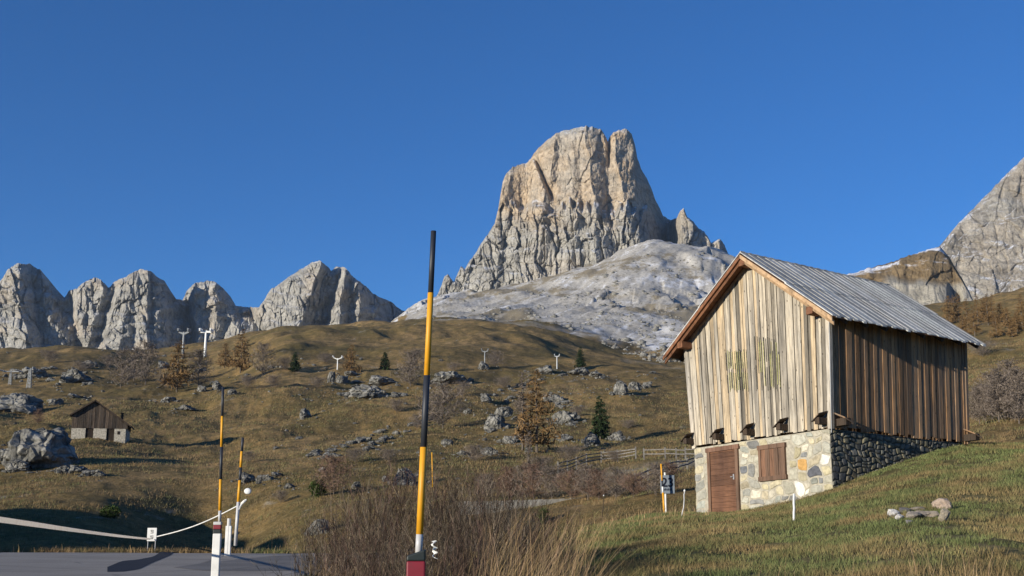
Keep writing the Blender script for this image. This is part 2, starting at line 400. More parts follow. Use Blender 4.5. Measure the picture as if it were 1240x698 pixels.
# far skirts: ground right out to the horizon on all sides, under the mountains
ex = np.array([[-9000, 2400, -60], [9000, 2400, -60], [9000, 12000, -60], [-9000, 12000, -60], [-9000, -10, -.1], [-2.4, 2.4, -.1], [4.6, 2.4, -.1], [9000, -10, -.1]])
ne = n0+len(vb)
fe = np.array([[ne, ne+1, ne+2, ne+3], [ne+4, ne+5, ne+5, ne]])[:1]
npmesh('ground', np.concatenate([v, vb, ex[:4]]), np.concatenate([f, fb, fe]), M_GROUND, smooth=True,
       attrs={'scree': np.concatenate([scree.ravel(), z_, np.zeros(4)]), 'lawn': np.concatenate([lawn.ravel(), z_, np.zeros(4)]), 'track': np.concatenate([track.ravel(), z_, np.zeros(4)]), 'streak': np.concatenate([np.clip(streak, 0, 1).ravel(), z_, np.zeros(4)])})['kind'] = 'structure'

# ------------------------------------------------------------------ road
def m_asphalt(name, c, sc=1):
    n = N(name, .8, .3); a = n.noise(60, 6, .7); b = n.noise(.6, 6, .6, n.co((.5, 1.5, 1)))
    col = n.mix(1, c, n.ramp(b, [(.3, .8), (.7, 1.15)]), 'MULTIPLY')
    col = n.mix(1, col, n.ramp(a, [(.35, .6), (.6, 1.1)]), 'MULTIPLY')
    cr = n.vor(.35, n.co((.6, 1.3, 1)), 'DISTANCE_TO_EDGE')
    col = n.mix(n.ramp(cr, [(0, .6), (.012, 0)]), col, (.02, .02, .022))
    return n.base(col).bump(a, .3, .01).m
def strip(name, near_e, far_e, mat, dz=.03, n=120, m=24):
    A = np.array(near_e, float); B = np.array(far_e, float)
    def res(Q):
        t = np.linspace(0, 1, len(Q)); tt = np.linspace(0, 1, n)
        return np.stack([pchip(t, Q[:, k:k+1], tt)[:, 0] for k in (0, 1)], -1)
    a, b = res(A), res(B); q = np.linspace(0, 1, m)[None, :, None]
    G = a[:, None]*(1-q)+b[:, None]*q
    z = H(G[..., 0], G[..., 1])+dz
    vv = np.concatenate([G, z[..., None]], -1).reshape(-1, 3)
    o = npmesh(name, vv, grid_faces(n, m, True), mat, smooth=True); o['kind'] = 'structure'; return o
strip('road', [(-90, 2.6), (-30, 12), (-12, 19.2), (-5.9, 22.2), (-3, 24), (1, 30)], [(-90, 40), (-30, 36.0), (-14, 35.4), (-6.5, 35.2), (-3.2, 35.6), (-.5, 38)], m_asphalt('asphalt', (.36, .32, .26)))
strip('road_patch', [(-8.2, 27.4), (-6.8, 26), (-4.6, 25.6), (-2.2, 27)], [(-8.0, 29.2), (-6.8, 33.5), (-4.8, 34.6), (-3, 34.4)], m_asphalt('fresh_asphalt', (.22, .20, .17)), .036)
# dark squiggle laid on the road, a cast shadow painted as colour
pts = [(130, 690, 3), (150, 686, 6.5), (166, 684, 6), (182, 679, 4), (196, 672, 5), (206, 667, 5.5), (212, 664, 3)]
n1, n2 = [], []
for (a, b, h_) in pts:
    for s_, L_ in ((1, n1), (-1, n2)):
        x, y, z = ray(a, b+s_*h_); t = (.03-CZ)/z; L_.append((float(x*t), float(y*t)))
strip('painted_shadow', n1, n2, m_asphalt('shadow_tone', (.018, .02, .026)), .036, 60, 5)

# ------------------------------------------------------------------ mountains
def curtain(name, prof, base, Y0, nx, ny, buttresses, mat, slope=.5, amp=10, fl=(22, 90), seed=0, back=300, warmfn=None, snow=0.6, extra=None, ampfn=None, snowfn=None):
    pr = np.array(prof, float)
    px = np.linspace(pr[0, 0], pr[-1, 0], nx)
    top = np.interp(px, pr[:, 0], pr[:, 1])
    top = top + .9*fbm(px/3.2, px*0, o=4, s=seed+77) + .8*ridged(px/7, px*0+3, o=3, s=seed+71)
    bs = np.interp(px, [b[0] for b in base], [b[1] for b in base])
    h = np.linspace(0, 1, ny)[:, None]
    PXX = np.repeat(px[None], ny, 0)
    PYY = bs[None]+(top-bs)[None]*h
    mpx = Y0/F                                              # metres per pixel
    X = (PXX-620)*mpx; Z = (HOR-PYY)*mpx
    D = np.full_like(X, 1e9)
    wx = 5*mpx*fbm(X/40, Z/40, o=3, s=seed+3)
    for (ax, ay, bx_, by_, sl_, sr_, off) in buttresses:
        t = (PYY-ay)/(by_-ay); cx = (ax+(bx_-ax)*t-620)*mpx
        dx = X+wx-cx
        D = np.minimum(D, off + np.where(dx < 0, -dx*sl_, dx*sr_))
    D = np.minimum(D, 260)
    Ht = (bs[None]-PYY)*mpx
    Yd = Y0 + slope*Ht + D
    A = ampfn(PXX, PYY) if ampfn is not None else 1.0
    wX = X+fl[0]*.35*fbm(X/(fl[0]*2.2), Z/(fl[0]*3), o=4, s=seed+31); wZ = Z+fl[0]*.5*fbm(X/(fl[0]*1.6), Z/(fl[0]*2), o=4, s=seed+32)
    Yd += -A*amp*.55*ridged(wX/fl[0], wZ/fl[1], o=5, s=seed) - A*amp*.22*ridged(wX/(fl[0]*.36), wZ/(fl[1]*.4), o=4, s=seed+5)
    for (k_, a_, c_) in ((1.0, 1.0, .25), (.45, .62, .22), (.2, .36, .2)):
        fv, fe_ = facets(wX/(fl[0]*k_), wZ/(fl[1]*k_*.85), seed+int(k_*100)); Yd += A*amp*a_*fv + A*amp*c_*np.exp(-fe_/.10)
    Yd += amp*.12*fbm(X/4, Z/4, o=3, s=seed+12)
    # ledges: staircase of the height
    st = (Z/21+.9*fbm(X/70, Z/50, o=4, s=seed+13)); Yd += A*amp*.9*(ss(.55, .95, st-np.floor(st))-(st-np.floor(st)))
    if extra is not None: Yd += extra(PXX, PYY)
    # round the crest backwards
    Yd += 14*np.clip(h-.93, 0, 1)**2/.0049*.8
    x, y, z = P(PXX, PYY, Yd)
    # the back of the mountain
    kb = 10
    bk = [(x[-1]+0*q, y[-1]+q*back/kb*1.0, z[-1]-(z[-1]-z[0])*(q/kb)**1.3-q*1.5) for q in range(1, kb+1)]
    x = np.concatenate([x, [b[0] for b in bk]]); y = np.concatenate([y, [b[1] for b in bk]]); z = np.concatenate([z, [b[2] for b in bk]])
    PA = np.concatenate([PXX, np.repeat(px[None], kb, 0)]); PB = np.concatenate([PYY, np.repeat(top[None], kb, 0)])
    wm = warmfn(PA, PB) if warmfn else np.zeros_like(PA)
    sn = snowfn(PA, PB) if snowfn is not None else snow*np.ones_like(PA)
    o = npmesh(name, np.stack([x, y, z], -1).reshape(-1, 3), grid_faces(*x.shape), mat, smooth=False, attrs={'warm': wm, 'snow': sn})
    o['kind'] = 'structure'; return o

M_CL = m_cliff('dolomite_cliff'); M_CLF = m_cliff('dolomite_far', sc=.8)
av = [(505, 372), (520, 366), (528, 360), (533, 349), (538, 335), (542, 331), (546, 338), (550, 342), (555, 330), (558, 322), (563, 326), (569, 316), (575, 308), (583, 294), (591, 284), (599, 271), (603, 255), (606, 236), (609, 220),
      (613, 210), (620, 203), (630, 199), (639, 197), (645, 188), (653, 178), (662, 170), (672, 163), (684, 158), (697, 155), (708, 153), (719, 154), (727, 157), (733, 164), (736, 172), (738, 166), (744, 160), (752, 157), (759, 156),
      (765, 162), (769, 175), (772, 192), (776, 204), (782, 214), (788, 226), (793, 242), (799, 252), (803, 262), (812, 266), (819, 264), (824, 256), (828, 252), (832, 262), (840, 268), (846, 277), (852, 279), (857, 287), (861, 294), (866, 292), (872, 290), (877, 296), (881, 306), (885, 318)]
def av_extra(px, py):
    e = 13*np.exp(-((px-(738-(py-170)*.03))/2.2)**2)*ss(215, 185, py) # cleft between the summit towers
    e += 22*np.exp(-((px-(648+(py-190)*.42))/3.0)**2)*ss(255, 225, py)*ss(185, 200, py)
    e = e + 3.4*np.clip(px-(765+(py-156)*.075+3*vnoise(py/16, py*0, None, 12)), 0, 34)*(1-ss(808, 826, px))
    up = ss(275, 235, py+8*vnoise(px/9, py/20, None, 4))*ss(640, 655, px)*ss(742, 728, px)
    e -= 10*up                                                       # smooth upper wall stands proud
    e += 26*ss(-6, 5, (250+10*vnoise(px/14, py*0, None, 8)+6*vnoise(px/5, py*0, None, 7))-py)*ss(600, 640, px)*ss(800, 770, px)
    return e
def av_warm(px, py):
    return np.clip(ss(300, 240, py+14*vnoise(px/16, py/14, None, 2))*(.45+.55*ss(-.3, .4, vnoise(px/18, py/30, None, 6))) + .25*ss(-.1, .5, vnoise(px/20, py/20, None, 9)), 0, 1)
curtain('mountain', av, [(505, 395), (560, 385), (640, 375), (700, 350), (760, 330), (830, 312), (885, 332)], 1200, 820, 560,
        [(697, 155, 690, 360, .42, .45, 0), (757, 156, 776, 310, .9, 4.5, 8), (622, 200, 600, 360, .7, 1.0, 26), (575, 306, 562, 360, .9, 1.1, 42), (541, 331, 535, 365, 1.0, 1.4, 55),
         (655, 290, 645, 360, .8, .9, 2), (722, 280, 728, 340, .8, 1.0, -6), (760, 250, 772, 320, .8, 1.1, -4), (828, 252, 838, 300, .9, 1.5, 62), (852, 279, 856, 310, .8, 1.5, 66), (872, 290, 876, 320, .8, 1.5, 66)],
        M_CL, slope=.38, amp=7.5, fl=(24, 62), seed=3, back=260, ampfn=lambda a, b: .36+.84*ss(235, 275, b+8*vnoise(a/9, b/9, None, 5))-.25*ss(765, 785, a), warmfn=av_warm, snow=.7, extra=av_extra)
# western teeth
def teeth_extra(px, py):
    e = 0*px
    for (ex, ey, k, w_) in ((56, 340, .25, 20), (124, 345, -.25, 13), (190, 335, .10, 34), (262, 345, .5, 26), (399, 325, -.3, 13), (440, 345, .35, 40)):
        q = px-(ex+(py-ey)*k+3*vnoise(py/11, py*0+ex, None, 5)); e = e+2.0*np.clip(q+2.5*vnoise(px/5, py/7, None, 91), 0, w_)*(1-ss(w_, w_+9, q))
    return e
lr = [(-160, 350), (-90, 362), (-40, 345), (-8, 352), (2, 338), (10, 326), (20, 319), (36, 320), (50, 328), (60, 341), (72, 354), (78, 360), (84, 352), (94, 349), (104, 340), (117, 336), (126, 342), (131, 349), (138, 341), (150, 337), (160, 330), (171, 326), (182, 328), (190, 335),
      (199, 340), (206, 352), (213, 362), (221, 364), (226, 352), (236, 343), (250, 340), (262, 342), (270, 349), (279, 360), (286, 370), (300, 372), (314, 372), (320, 364), (326, 352), (338, 344), (352, 334), (366, 325), (378, 318), (389, 316), (396, 322), (401, 328), (408, 323), (418, 324), (425, 333),
      (434, 340), (444, 348), (452, 356), (462, 360), (474, 366), (484, 374), (497, 380), (515, 390)]
curtain('rock_ridge', lr, [(-160, 450), (515, 450)], 1400, 1300, 300,
        [(22, 319, 34, 430, .5, 2.6, 0), (60, 380, 70, 440, .6, .9, 40), (118, 338, 85, 440, .6, 3, 25), (143, 342, 118, 440, .8, 2.6, 36), (180, 326, 176, 440, .7, 3.2, -5), (152, 380, 140, 440, .7, 1.0, -5), (188, 390, 190, 440, .7, 1.2, 6),
         (243, 340, 236, 400, .4, 1.6, 76), (262, 395, 262, 440, .7, .9, 60), (390, 317, 352, 430, .72, 3, 0), (416, 322, 404, 430, 1.0, 2.4, 12), (434, 341, 430, 420, .9, 2.6, 26), (456, 356, 470, 420, .9, 2.6, 50), (-60, 350, -70, 440, .6, 1.1, 20), (328, 380, 318, 430, .7, 1., 55)],
        M_CLF, extra=teeth_extra, slope=.45, amp=8.5, fl=(30, 60), seed=40, back=300, snow=.35,
        warmfn=lambda a, b: .35*ss(0, .6, vnoise(a/25, b/20, None, 61)))
# eastern slab mountain and its shoulder
curtain('mountain', [(1118, 306), (1138, 298), (1150, 284), (1166, 265), (1186, 245), (1210, 220), (1240, 191), (1290, 150), (1400, 100), (1560, 80)], [(1118, 400), (1560, 400)], 900, 620, 330,
        [(1240, 191, 1190, 400, .35, .2, 0), (1150, 284, 1150, 400, .5, .4, 6), (1330, 150, 1260, 400, .35, .4, -10), (1500, 80, 1400, 400, .4, .5, -20)],
        M_CLF, slope=.9, amp=3.5, fl=(30, 40), seed=90, back=300, snow=1.0, warmfn=lambda a, b: .3+0*a)
def m_shoulder():
    n = N('alpine_shoulder', .95, .05)
    a = n.noise(.12, 8, .7); b = n.noise(.06, 7, .65, n.co((.5, 1, 2.4), rot=(0, .35, 0)))
    g = n.ramp(a, [(.35, (.15, .11, .06)), (.65, (.27, .20, .115))])
    s = n.ramp(n.noise(.05, 9, .65, n.co((1.6, 1.6, .4))), [(.3, (.25, .235, .20)), (.55, (.42, .39, .32)), (.7, (.5, .47, .41))])
    col = n.mix(n.attr('warm', 2), g, s)
    col = n.mix(n.math('MULTIPLY', n.attr('snow', 2), n.ramp(b, [(.5, 0), (.58, 1)])), col, (.78, .8, .85))
    return n.base(col).bump(n.noise(.15, 9, .7), 1, 4).m
sh = [(800, 412), (860, 400), (920, 380), (975, 354), (1010, 338), (1030, 331), (1055, 324), (1080, 317), (1105, 308), (1128, 301), (1138, 298), (1150, 312), (1162, 332), (1172, 350), (1182, 372)]
curtain('cliff_band', sh, [(800, 420), (985, 405), (1182, 402)], 720, 560, 200,
        [(1128, 300, 1120, 400, .25, .5, 10), (1090, 335, 1092, 400, .4, .5, 0), (1128, 340, 1130, 400, .4, .5, -5), (1050, 350, 1050, 400, .4, .5, 6), (1168, 345, 1168, 400, .8, .5, 0)],
        m_shoulder(), slope=1.0, amp=2.2, fl=(16, 30), seed=120, snowfn=lambda a, b: np.clip(1.6*np.exp(-((b-np.interp(a, [940, 1030, 1080, 1138, 1182], [350, 331, 317, 298, 372]))/4.5)**2)+.75*(1-ss(322, 338, b)), 0, 1)*(1-ss(1140, 1150, a)), back=200, snow=1.0,
        warmfn=lambda a, b: ss(-6, 4, b-(338+(a-1075)*.1+5*vnoise(a/12, a*0, None, 3)))*ss(1066, 1084, a+.3*b-100),
        extra=lambda a, b: -12*ss(334, 344, b-(a-1075)*.08)*ss(1062, 1078, a)*(1-ss(1146, 1150, a)) + 7*np.exp(-((a-1160)/4.)**2-((b-364)/9.)**2))

# ------------------------------------------------------------------ big barn
YAW = R(57); FR = V(1006, 516, 31.0); W_, L_, HW, RZ = 5.66, 6.2, 3.30, 2.17; RC = 2.70
gv = Vector((-math.cos(YAW), math.sin(YAW), 0)); lv = Vector((math.sin(YAW), math.cos(YAW), 0)); uv = Vector((0, 0, 1))
barn = empty('barn', FR, 0, 'large weathered barn, vertical pale planks above a stone base, grey plank roof', 'barn')
def D(s, t, z):        # barn coordinates -> local; the old frame has settled a little out of square
    s2 = s + (s/W_*.37-.13)*(min(z, 3.3)/3.0 if z > 0 else 0)
    return gv*s2 + lv*(t + .03*max(z, 0)*t/L_*.5) + uv*(z - .058*s - .042*t)
def Dt(s, t, z): return tuple(D(s, t, z))
def bsz(px, py, tt=0):
    r = Vector([float(c) for c in ray(px, py)]); C = Vector((0, 0, CZ)); q0 = FR+lv*tt
    k = (q0-C).dot(lv)/r.dot(lv); q = C+r*k-FR; s = q.dot(gv); return s, q.z+.058*s
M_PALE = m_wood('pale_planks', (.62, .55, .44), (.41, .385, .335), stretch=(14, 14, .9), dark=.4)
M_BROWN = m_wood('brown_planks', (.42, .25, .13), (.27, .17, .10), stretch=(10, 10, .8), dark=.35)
M_DARKW = m_wood('dark_beams', (.085, .06, .042), (.05, .04, .032), knots=False)
M_RED = m_wood('reddish_boards', (.27, .125, .065), (.17, .085, .05), knots=False, stretch=(3, 3, 3))
M_ORW = m_wood('fresh_boards', (.56, .38, .22), (.44, .30, .18), knots=False, stretch=(3, 3, 3))
M_ROOF = m_wood('roof_planks', (.50, .50, .47), (.36, .36, .34), knots=False, stretch=(4, 4, 4), dark=.6)
M_DOOR = m_wood('door_wood', (.17, .09, .055), (.10, .055, .038), knots=False, stretch=(1, 1, 12), dark=.5)
M_DFR = m_wood('door_frame_wood', (.20, .125, .085), (.13, .085, .06), knots=False)
M_METAL = m_paint('dull_metal', (.32, .33, .34), .4)
ridge = HW+RZ; slope_z = lambda s: HW + RZ*(s/RC if s < RC else (W_-s)/(W_-RC))
def toneP():
    r = random.random()
    if r < .26: return (.46, .45, .43)
    if r < .38: return (1.1, .96, .76)
    if r < .66: return (.72, .71, .69)
    return (1.0, .98, .93)
m = MB(); s = 0.0; k = 0
YEL = []
while s < W_-.02:
    wd = random.uniform(.09, .17); e = min(s+wd, W_); k += 1
    out = -.022 if k % 2 else -.008
    out += random.uniform(-.008, .004); g_ = random.uniform(.004, .012)
    c = toneP(); zb = random.uniform(-.06, .02)
    fade = .75 if .33 < s/W_ < .62 else 1.0
    c = tuple(x*fade if False else x for x in c)
    a, b = s+g_, e-g_
    if a < RC < b:
        for (a1, b1) in ((a, RC), (RC, b)):
            m.hexa([Dt(a1, out, zb), Dt(b1, out, zb), Dt(b1, out+.03, zb), Dt(a1, out+.03, zb), Dt(a1, out, slope_z(a1)), Dt(b1, out, slope_z(b1)), Dt(b1, out+.03, slope_z(b1)), Dt(a1, out+.03, slope_z(a1))], c)
    else:
        m.hexa([Dt(a, out, zb), Dt(b, out, zb), Dt(b, out+.03, zb), Dt(a, out+.03, zb), Dt(a, out, slope_z(a)), Dt(b, out, slope_z(b)), Dt(b, out+.03, slope_z(b)), Dt(a, out+.03, slope_z(a))], c)
    s = e
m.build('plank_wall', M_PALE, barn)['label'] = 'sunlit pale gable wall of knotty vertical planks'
# faded yellow and grey painted rectangles on the planks: thin vertical strips
m = MB(); m2 = MB()
def strips(mb, x0, x1, y0, y1, n, cols, out):
    for i in range(n):
        px = x0+(x1-x0)*(i+.5+random.uniform(-.2, .2))/n
        if random.random() < .12: continue
        sa, za = bsz(px, y0+random.uniform(-2, 3)); sb, zb = bsz(px, y1+random.uniform(-4, 3))
        h = random.uniform(.006, .013)
        cut = random.choice([[(0, 1)], [(0, .45), (.55, 1)], [(0, .7)], [(.3, 1)]])
        for (u0, u1) in cut:
            mb.box((sa-h, out, zb+(za-zb)*u0), (sa+h, out+.004, zb+(za-zb)*u1), random.choice(cols), Dt)
strips(m, 884, 907, 424, 473, 10, [(1, 1, 1), (.8, .85, .8)], -.048)
strips(m, 917, 944, 413, 470, 11, [(1, 1, 1), (.85, .9, .8)], -.048)
strips(m2, 882, 910, 424, 474, 12, [(1, 1, 1)], -.046)
strips(m2, 915, 944, 408, 472, 12, [(1, 1, 1)], -.046)
m.build('yellow_mark', m_plain('lichen_yellow', (.44, .41, .19), .9, .5, 12), barn)['label'] = 'faded yellow-green stripes on the planks'
m2.build('grey_mark', m_plain('faded_grey', (.12, .115, .09), .9, .5, 12), barn)
def side_boards(nm, s0, mat, lab=None, sgn=-1):
    m = MB(); t = 0.0; k = 0
    while t < L_-.02:
        wd = random.uniform(.13, .27); e = min(t+wd, L_); k += 1
        o1 = s0+sgn*(.024 if k % 2 else .012)+random.uniform(-.003, .003)
        r = random.random(); c = (1.4, 1.35, 1.25) if r < .16 else ((.7, .68, .66) if r < .5 else (1, 1, 1))
        zb = random.uniform(-.10, .02)
        m.box((min(o1, o1-sgn*.03), t+.006, zb), (max(o1, o1-sgn*.03), e-.006, HW+.02), c, Dt); t = e
    o = m.build(nm, mat, barn)
    if lab: o['label'] = lab
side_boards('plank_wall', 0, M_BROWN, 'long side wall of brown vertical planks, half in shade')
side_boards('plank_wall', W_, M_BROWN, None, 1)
m = MB()    # back gable
m.add([Dt(0, L_, 0), Dt(W_, L_, 0), Dt(W_, L_, HW), Dt(RC, L_, ridge), Dt(0, L_, HW), Dt(0, L_-.04, 0), Dt(W_, L_-.04, 0), Dt(W_, L_-.04, HW), Dt(RC, L_-.04, ridge), Dt(0, L_-.04, HW)],
      [(0, 1, 2, 3, 4), (9, 8, 7, 6, 5), (0, 5, 6, 1), (1, 6, 7, 2), (2, 7, 8, 3), (3, 8, 9, 4), (4, 9, 5, 0)])
m.build('back_wall', M_BROWN, barn)
# timber corner posts
for (a, b) in ((0, 0), (W_, 0), (0, L_), (W_, L_)):
    m = MB(); sx = -.055 if a == 0 else W_-.09; tx = -.05 if b == 0 else L_-.1
    m.box((sx, tx+.02, -.08), (sx+.145, tx+.13, HW-.05), (1, 1, 1), Dt); m.build('corner_post', M_BROWN if b else M_PALE, barn)
# stone base -------------------------------------------------------
M_MORT = m_plain('mortar', (.42, .39, .31), .95, .35, 10, .5)
def m_stone():
    n = N('wall_stone', .93, .12); a = n.noise(7, 8, .7); b = n.noise(30, 5, .7)
    col = n.mix(1, n.attr('Col'), n.ramp(a, [(.3, .55), (.55, 1.0), (.8, 1.2)]), 'MULTIPLY')
    return n.base(col).bump(n.math('ADD', a, n.math('MULTIPLY', b, .3)), .7, .02).m
M_STONE = m_stone()
STC = [(.44, .42, .33), (.37, .36, .30), (.27, .27, .25), (.50, .45, .31), (.56, .52, .41), (.34, .35, .30), (.20, .205, .20), (.48, .43, .28), (.42, .37, .26), (.30, .30, .26), (.46, .45, .37)]
def stones(mb, u0, u1, v0, v1, fn, skip=(), special=(), mn=.14, mx=.40, cols=STC):
    f0 = fn; fn = lambda a, b, d: f0(min(max(a+.045*math.sin(b*5.3+1)+.03*math.sin(b*11+a*3), u0), u1), b+(.045*math.sin(a*4.1)+.03*math.sin(a*9.7+b*4))*min(1, max(0, (v1-b)*6)), d)
    blocks = []
    rows = []
    def split(a, b, c, d, dep):
        w_, h_ = b-a, d-c
        big = random.uniform(mx*.75, mx*1.25)
        if (w_ > big or h_ > big*.75) and dep < 12:
            if w_/max(h_, .01) > random.uniform(.9, 1.6): q = a+w_*random.uniform(.36, .64); split(a, q, c, d, dep+1); split(q, b, c, d, dep+1)
            else: q = c+h_*random.uniform(.38, .62); split(a, b, c, q, dep+1); split(a, b, q, d, dep+1)
        else: blocks.append((a, b, c, d))
    split(u0, u1, v0, v1, 0)
    for (a, b, c, d) in blocks:
        cx, cy = (a+b)/2, (c+d)/2
        if any(x0-.04 < cx < x1+.04 and y0-.04 < cy < y1+.04 for (x0, x1, y0, y1) in skip): continue
        for (x0, x1, y0, y1) in skip:
            if c < y1 and d > y0:
                if a < x0 < b and cx < x0: b = x0
                if a < x1 < b and cx > x1: a = x1
            if a < x1 and b > x0:
                if c < y1 < d and cy > y1: c = y1
                if c < y0 < d and cy < y0: d = y0
        col = random.choice(cols); kx = random.uniform(.75, 1.2); col = tuple(x*kx for x in col)
        for (x, y, cc) in special:
            if a < x < b and c < y < d: col = cc
        w_, h_ = b-a, d-c; gp = .006+random.uniform(0, .009); n = 12
        pr = random.uniform(.012, .034); ring = []
        cr = random.uniform(.55, .9); jit = [random.uniform(.86, 1.0) for _ in range(n)]
        def pt(f_, dep):
            out = []
            for i in range(n):
                t = 2*math.pi*(i+.5)/n; x, y = math.cos(t), math.sin(t)
                p_ = 7.0; r = (abs(x)**p_+abs(y)**p_)**(-1/p_); r *= jit[i]
                out.append(fn((a+b)/2+x*r*(w_/2-gp)*f_, (c+d)/2+y*r*(h_/2-gp)*f_, dep))
            return out
        vs = pt(1.0, -.005)+pt(.97, pr*.55)+pt(.80, pr)+pt(.4, pr*1.12)+[fn((a+b)/2, (c+d)/2, pr*1.15)]
        fs = []
        for r_ in range(3):
            for i in range(n): fs.append((r_*n+i, r_*n+(i+1) % n, (r_+1)*n+(i+1) % n, (r_+1)*n+i))
        for i in range(n): fs.append((3*n+i, 3*n+(i+1) % n, 4*n))
        mb.add(vs, fs, col)
IN = .07        # the stonework stands back under the planks on the long side
ds0, dz0 = bsz(897, 620); ds1, dz1 = bsz(857, 548); ds2, dz2 = bsz(861, 618)
dL, dR, dB, dT = ds1, bsz(895, 570)[0], dz2, dz1      # s grows to the left
wL, wR = bsz(920, 560)[0], bsz(952, 560)[0]; wT, wB = bsz(936, 538)[1], bsz(936, 582)[1]
m = MB(); m.box((IN, .02, -3.4), (W_-.02, L_-.05, -.07), (1, 1, 1), Dt); m.build('mortar_core', M_MORT, barn)
m = MB()
stones(m, IN-.01, W_, -3.3, -.075, lambda a, b, d: Dt(a, .02-d, b), skip=[(dR-.02, dL+.02, dB-1, dT), (wR, wL, wB, wT)], mx=.52,
       special=[(*bsz(969, 566), (.55, .33, .12)), (*bsz(983, 570), (.12, .125, .14)), (*bsz(1000, 562), (.74, .72, .64)), (*bsz(963, 593), (.72, .70, .62)), (*bsz(979, 593), (.70, .68, .58)), (*bsz(920, 593), (.62, .58, .46)), (*bsz(903, 565), (.17, .18, .19)), (*bsz(907, 540), (.19, .19, .18))])
m.build('stone_wall', M_STONE, barn)['label'] = 'sunlit wall of multicoloured rough stones in mortar'
m = MB(); m.box((IN-.006, .03, -3.35), (IN+.02, L_-.06, -.08), (1, 1, 1), Dt); m.build('shade_tinted_mortar', m_plain('shade_tinted_mortar', (.075, .075, .06), .95, .4, 6, .5), barn)  # mortar coloured dark to paint in the shade under the planks
m = MB(); stones(m, 0.02, L_-.05, -3.3, -.09, lambda a, b, d: Dt(IN-d*1.5, a, b), mx=.30, cols=[tuple(.42*x for x in c) for c in STC]); m.build('stone_wall', M_STONE, barn)['label'] = 'shaded dark rough stone wall under the long side'  # stone colours scaled down, the shade of this side put into them
m = MB(); stones(m, 0.02, L_-.05, -3.3, -.09, lambda a, b, d: Dt(W_-.02+d, a, b)); m.build('stone_wall', M_STONE, barn)
# door and shutter
dr = None
m = MB(); fw = .12
m.box((dL-fw, -.05, dB-.3), (dL, .03, dT), (1, 1, 1), Dt); m.box((dR, -.05, dB-.3), (dR+fw, .03, dT), (1, 1, 1), Dt)
m.box((dR-.06, -.062, dT-.015), (dL+.05, .03, dT+.12), (1.1, 1, 1), Dt)
door = MB(); z = dB-.3; 
while z < dT-.02:
    z1 = min(z+.17, dT-.01); c = random.choice([(1, 1, 1), (.85, .85, .85), (1.2, 1.15, 1.1)])
    door.box((dR+fw+.004, -.014, z+.004), (dL-fw-.004, .024, z1-.003), c, Dt); z = z1
dr = door.build('door', M_DOOR, barn); m.build('door_frame', M_DFR, dr)
m = MB(); hx = dR+fw+.1; hz = dB+.95
m.box((hx-.025, -.032, hz-.08), (hx+.025, -.012, hz+.08), (1, 1, 1), Dt)
m.tube([D(hx, -.03, hz), D(hx, -.075, hz), D(hx+.09, -.078, hz)], .011, 6); m.build('door_handle', M_METAL, dr)
m = MB(); f2 = .13
m.box((wR-.03, -.07, wT-f2), (wL+.03, .02, wT), (1, 1, 1), Dt); m.box((wR-.03, -.07, wB), (wL+.03, .02, wB+f2), (.9, .9, .9), Dt)
m.box((wR, -.06, wB+f2), (wR+.09, .02, wT-f2), (1, 1, 1), Dt); m.box((wL-.09, -.06, wB+f2), (wL, .02, wT-f2), (1, 1, 1), Dt)
q = MB(); n_ = 5
for i in range(n_):
    a = wR+.09+(wL-wR-.18)*i/n_; b = wR+.09+(wL-wR-.18)*(i+1)/n_
    q.box((a+.004, -.035-.01*(i % 2), wB+f2+.003), (b-.004, .02, wT-f2-.003), random.choice([(1, 1, 1), (1.25, 1.1, 1), (.85, .85, .85)]), Dt)
wn = q.build('window_shutter', M_DFR, barn); m.build('shutter_frame', M_DFR, wn)
# projecting floor beams with sloping hood boards
for (px, py) in ((836, 531), (875, 524), (912, 517), (952, 506), (999, 498)):
    sx, zx = bsz(px, py); zx = .17; sx = min(sx, W_+.02)
    m = MB(); m.box((sx-.08, -.36, zx-.12), (sx+.08, .02, zx+.06), (1, 1, 1), Dt); bo = m.build('floor_beam', M_DARKW, barn)
    m = MB()
    m.hexa([Dt(sx+.17, -.40, zx-.06), Dt(sx-.12, -.40, zx+.14), Dt(sx-.12, -.05, zx+.23), Dt(sx+.17, -.05, zx+.03), Dt(sx+.17, -.40, zx-.03), Dt(sx-.12, -.40, zx+.17), Dt(sx-.12, -.05, zx+.26), Dt(sx+.17, -.05, zx+.06)])
    m.build('hood_board', M_DARKW, bo)
for t in (.25, L_-.1):
    m = MB(); m.box((-.42, t-.1, .0), (.0, t+.1, .2), (1, 1, 1), Dt); bo = m.build('floor_beam', M_DARKW, barn)
    m = MB(); m.hexa([Dt(-.46, t-.18, .16), Dt(-.06, t-.18, .34), Dt(-.06, t+.16, .24), Dt(-.46, t+.16, .05), Dt(-.46, t-.18, .2), Dt(-.06, t-.18, .38), Dt(-.06, t+.16, .28), Dt(-.46, t+.16, .09)]); m.build('hood_board', M_BROWN, bo)
# purlins
for (sx, zx) in ((RC, ridge-.17), (.28, HW-.02), (W_-.22, HW-.05)):
    m = MB(); m.box((sx-.11, -.46, zx-.12), (sx+.11, L_+.15, zx+.10), (1, 1, 1), Dt); m.build('purlin', M_RED, barn, bevel=.01)
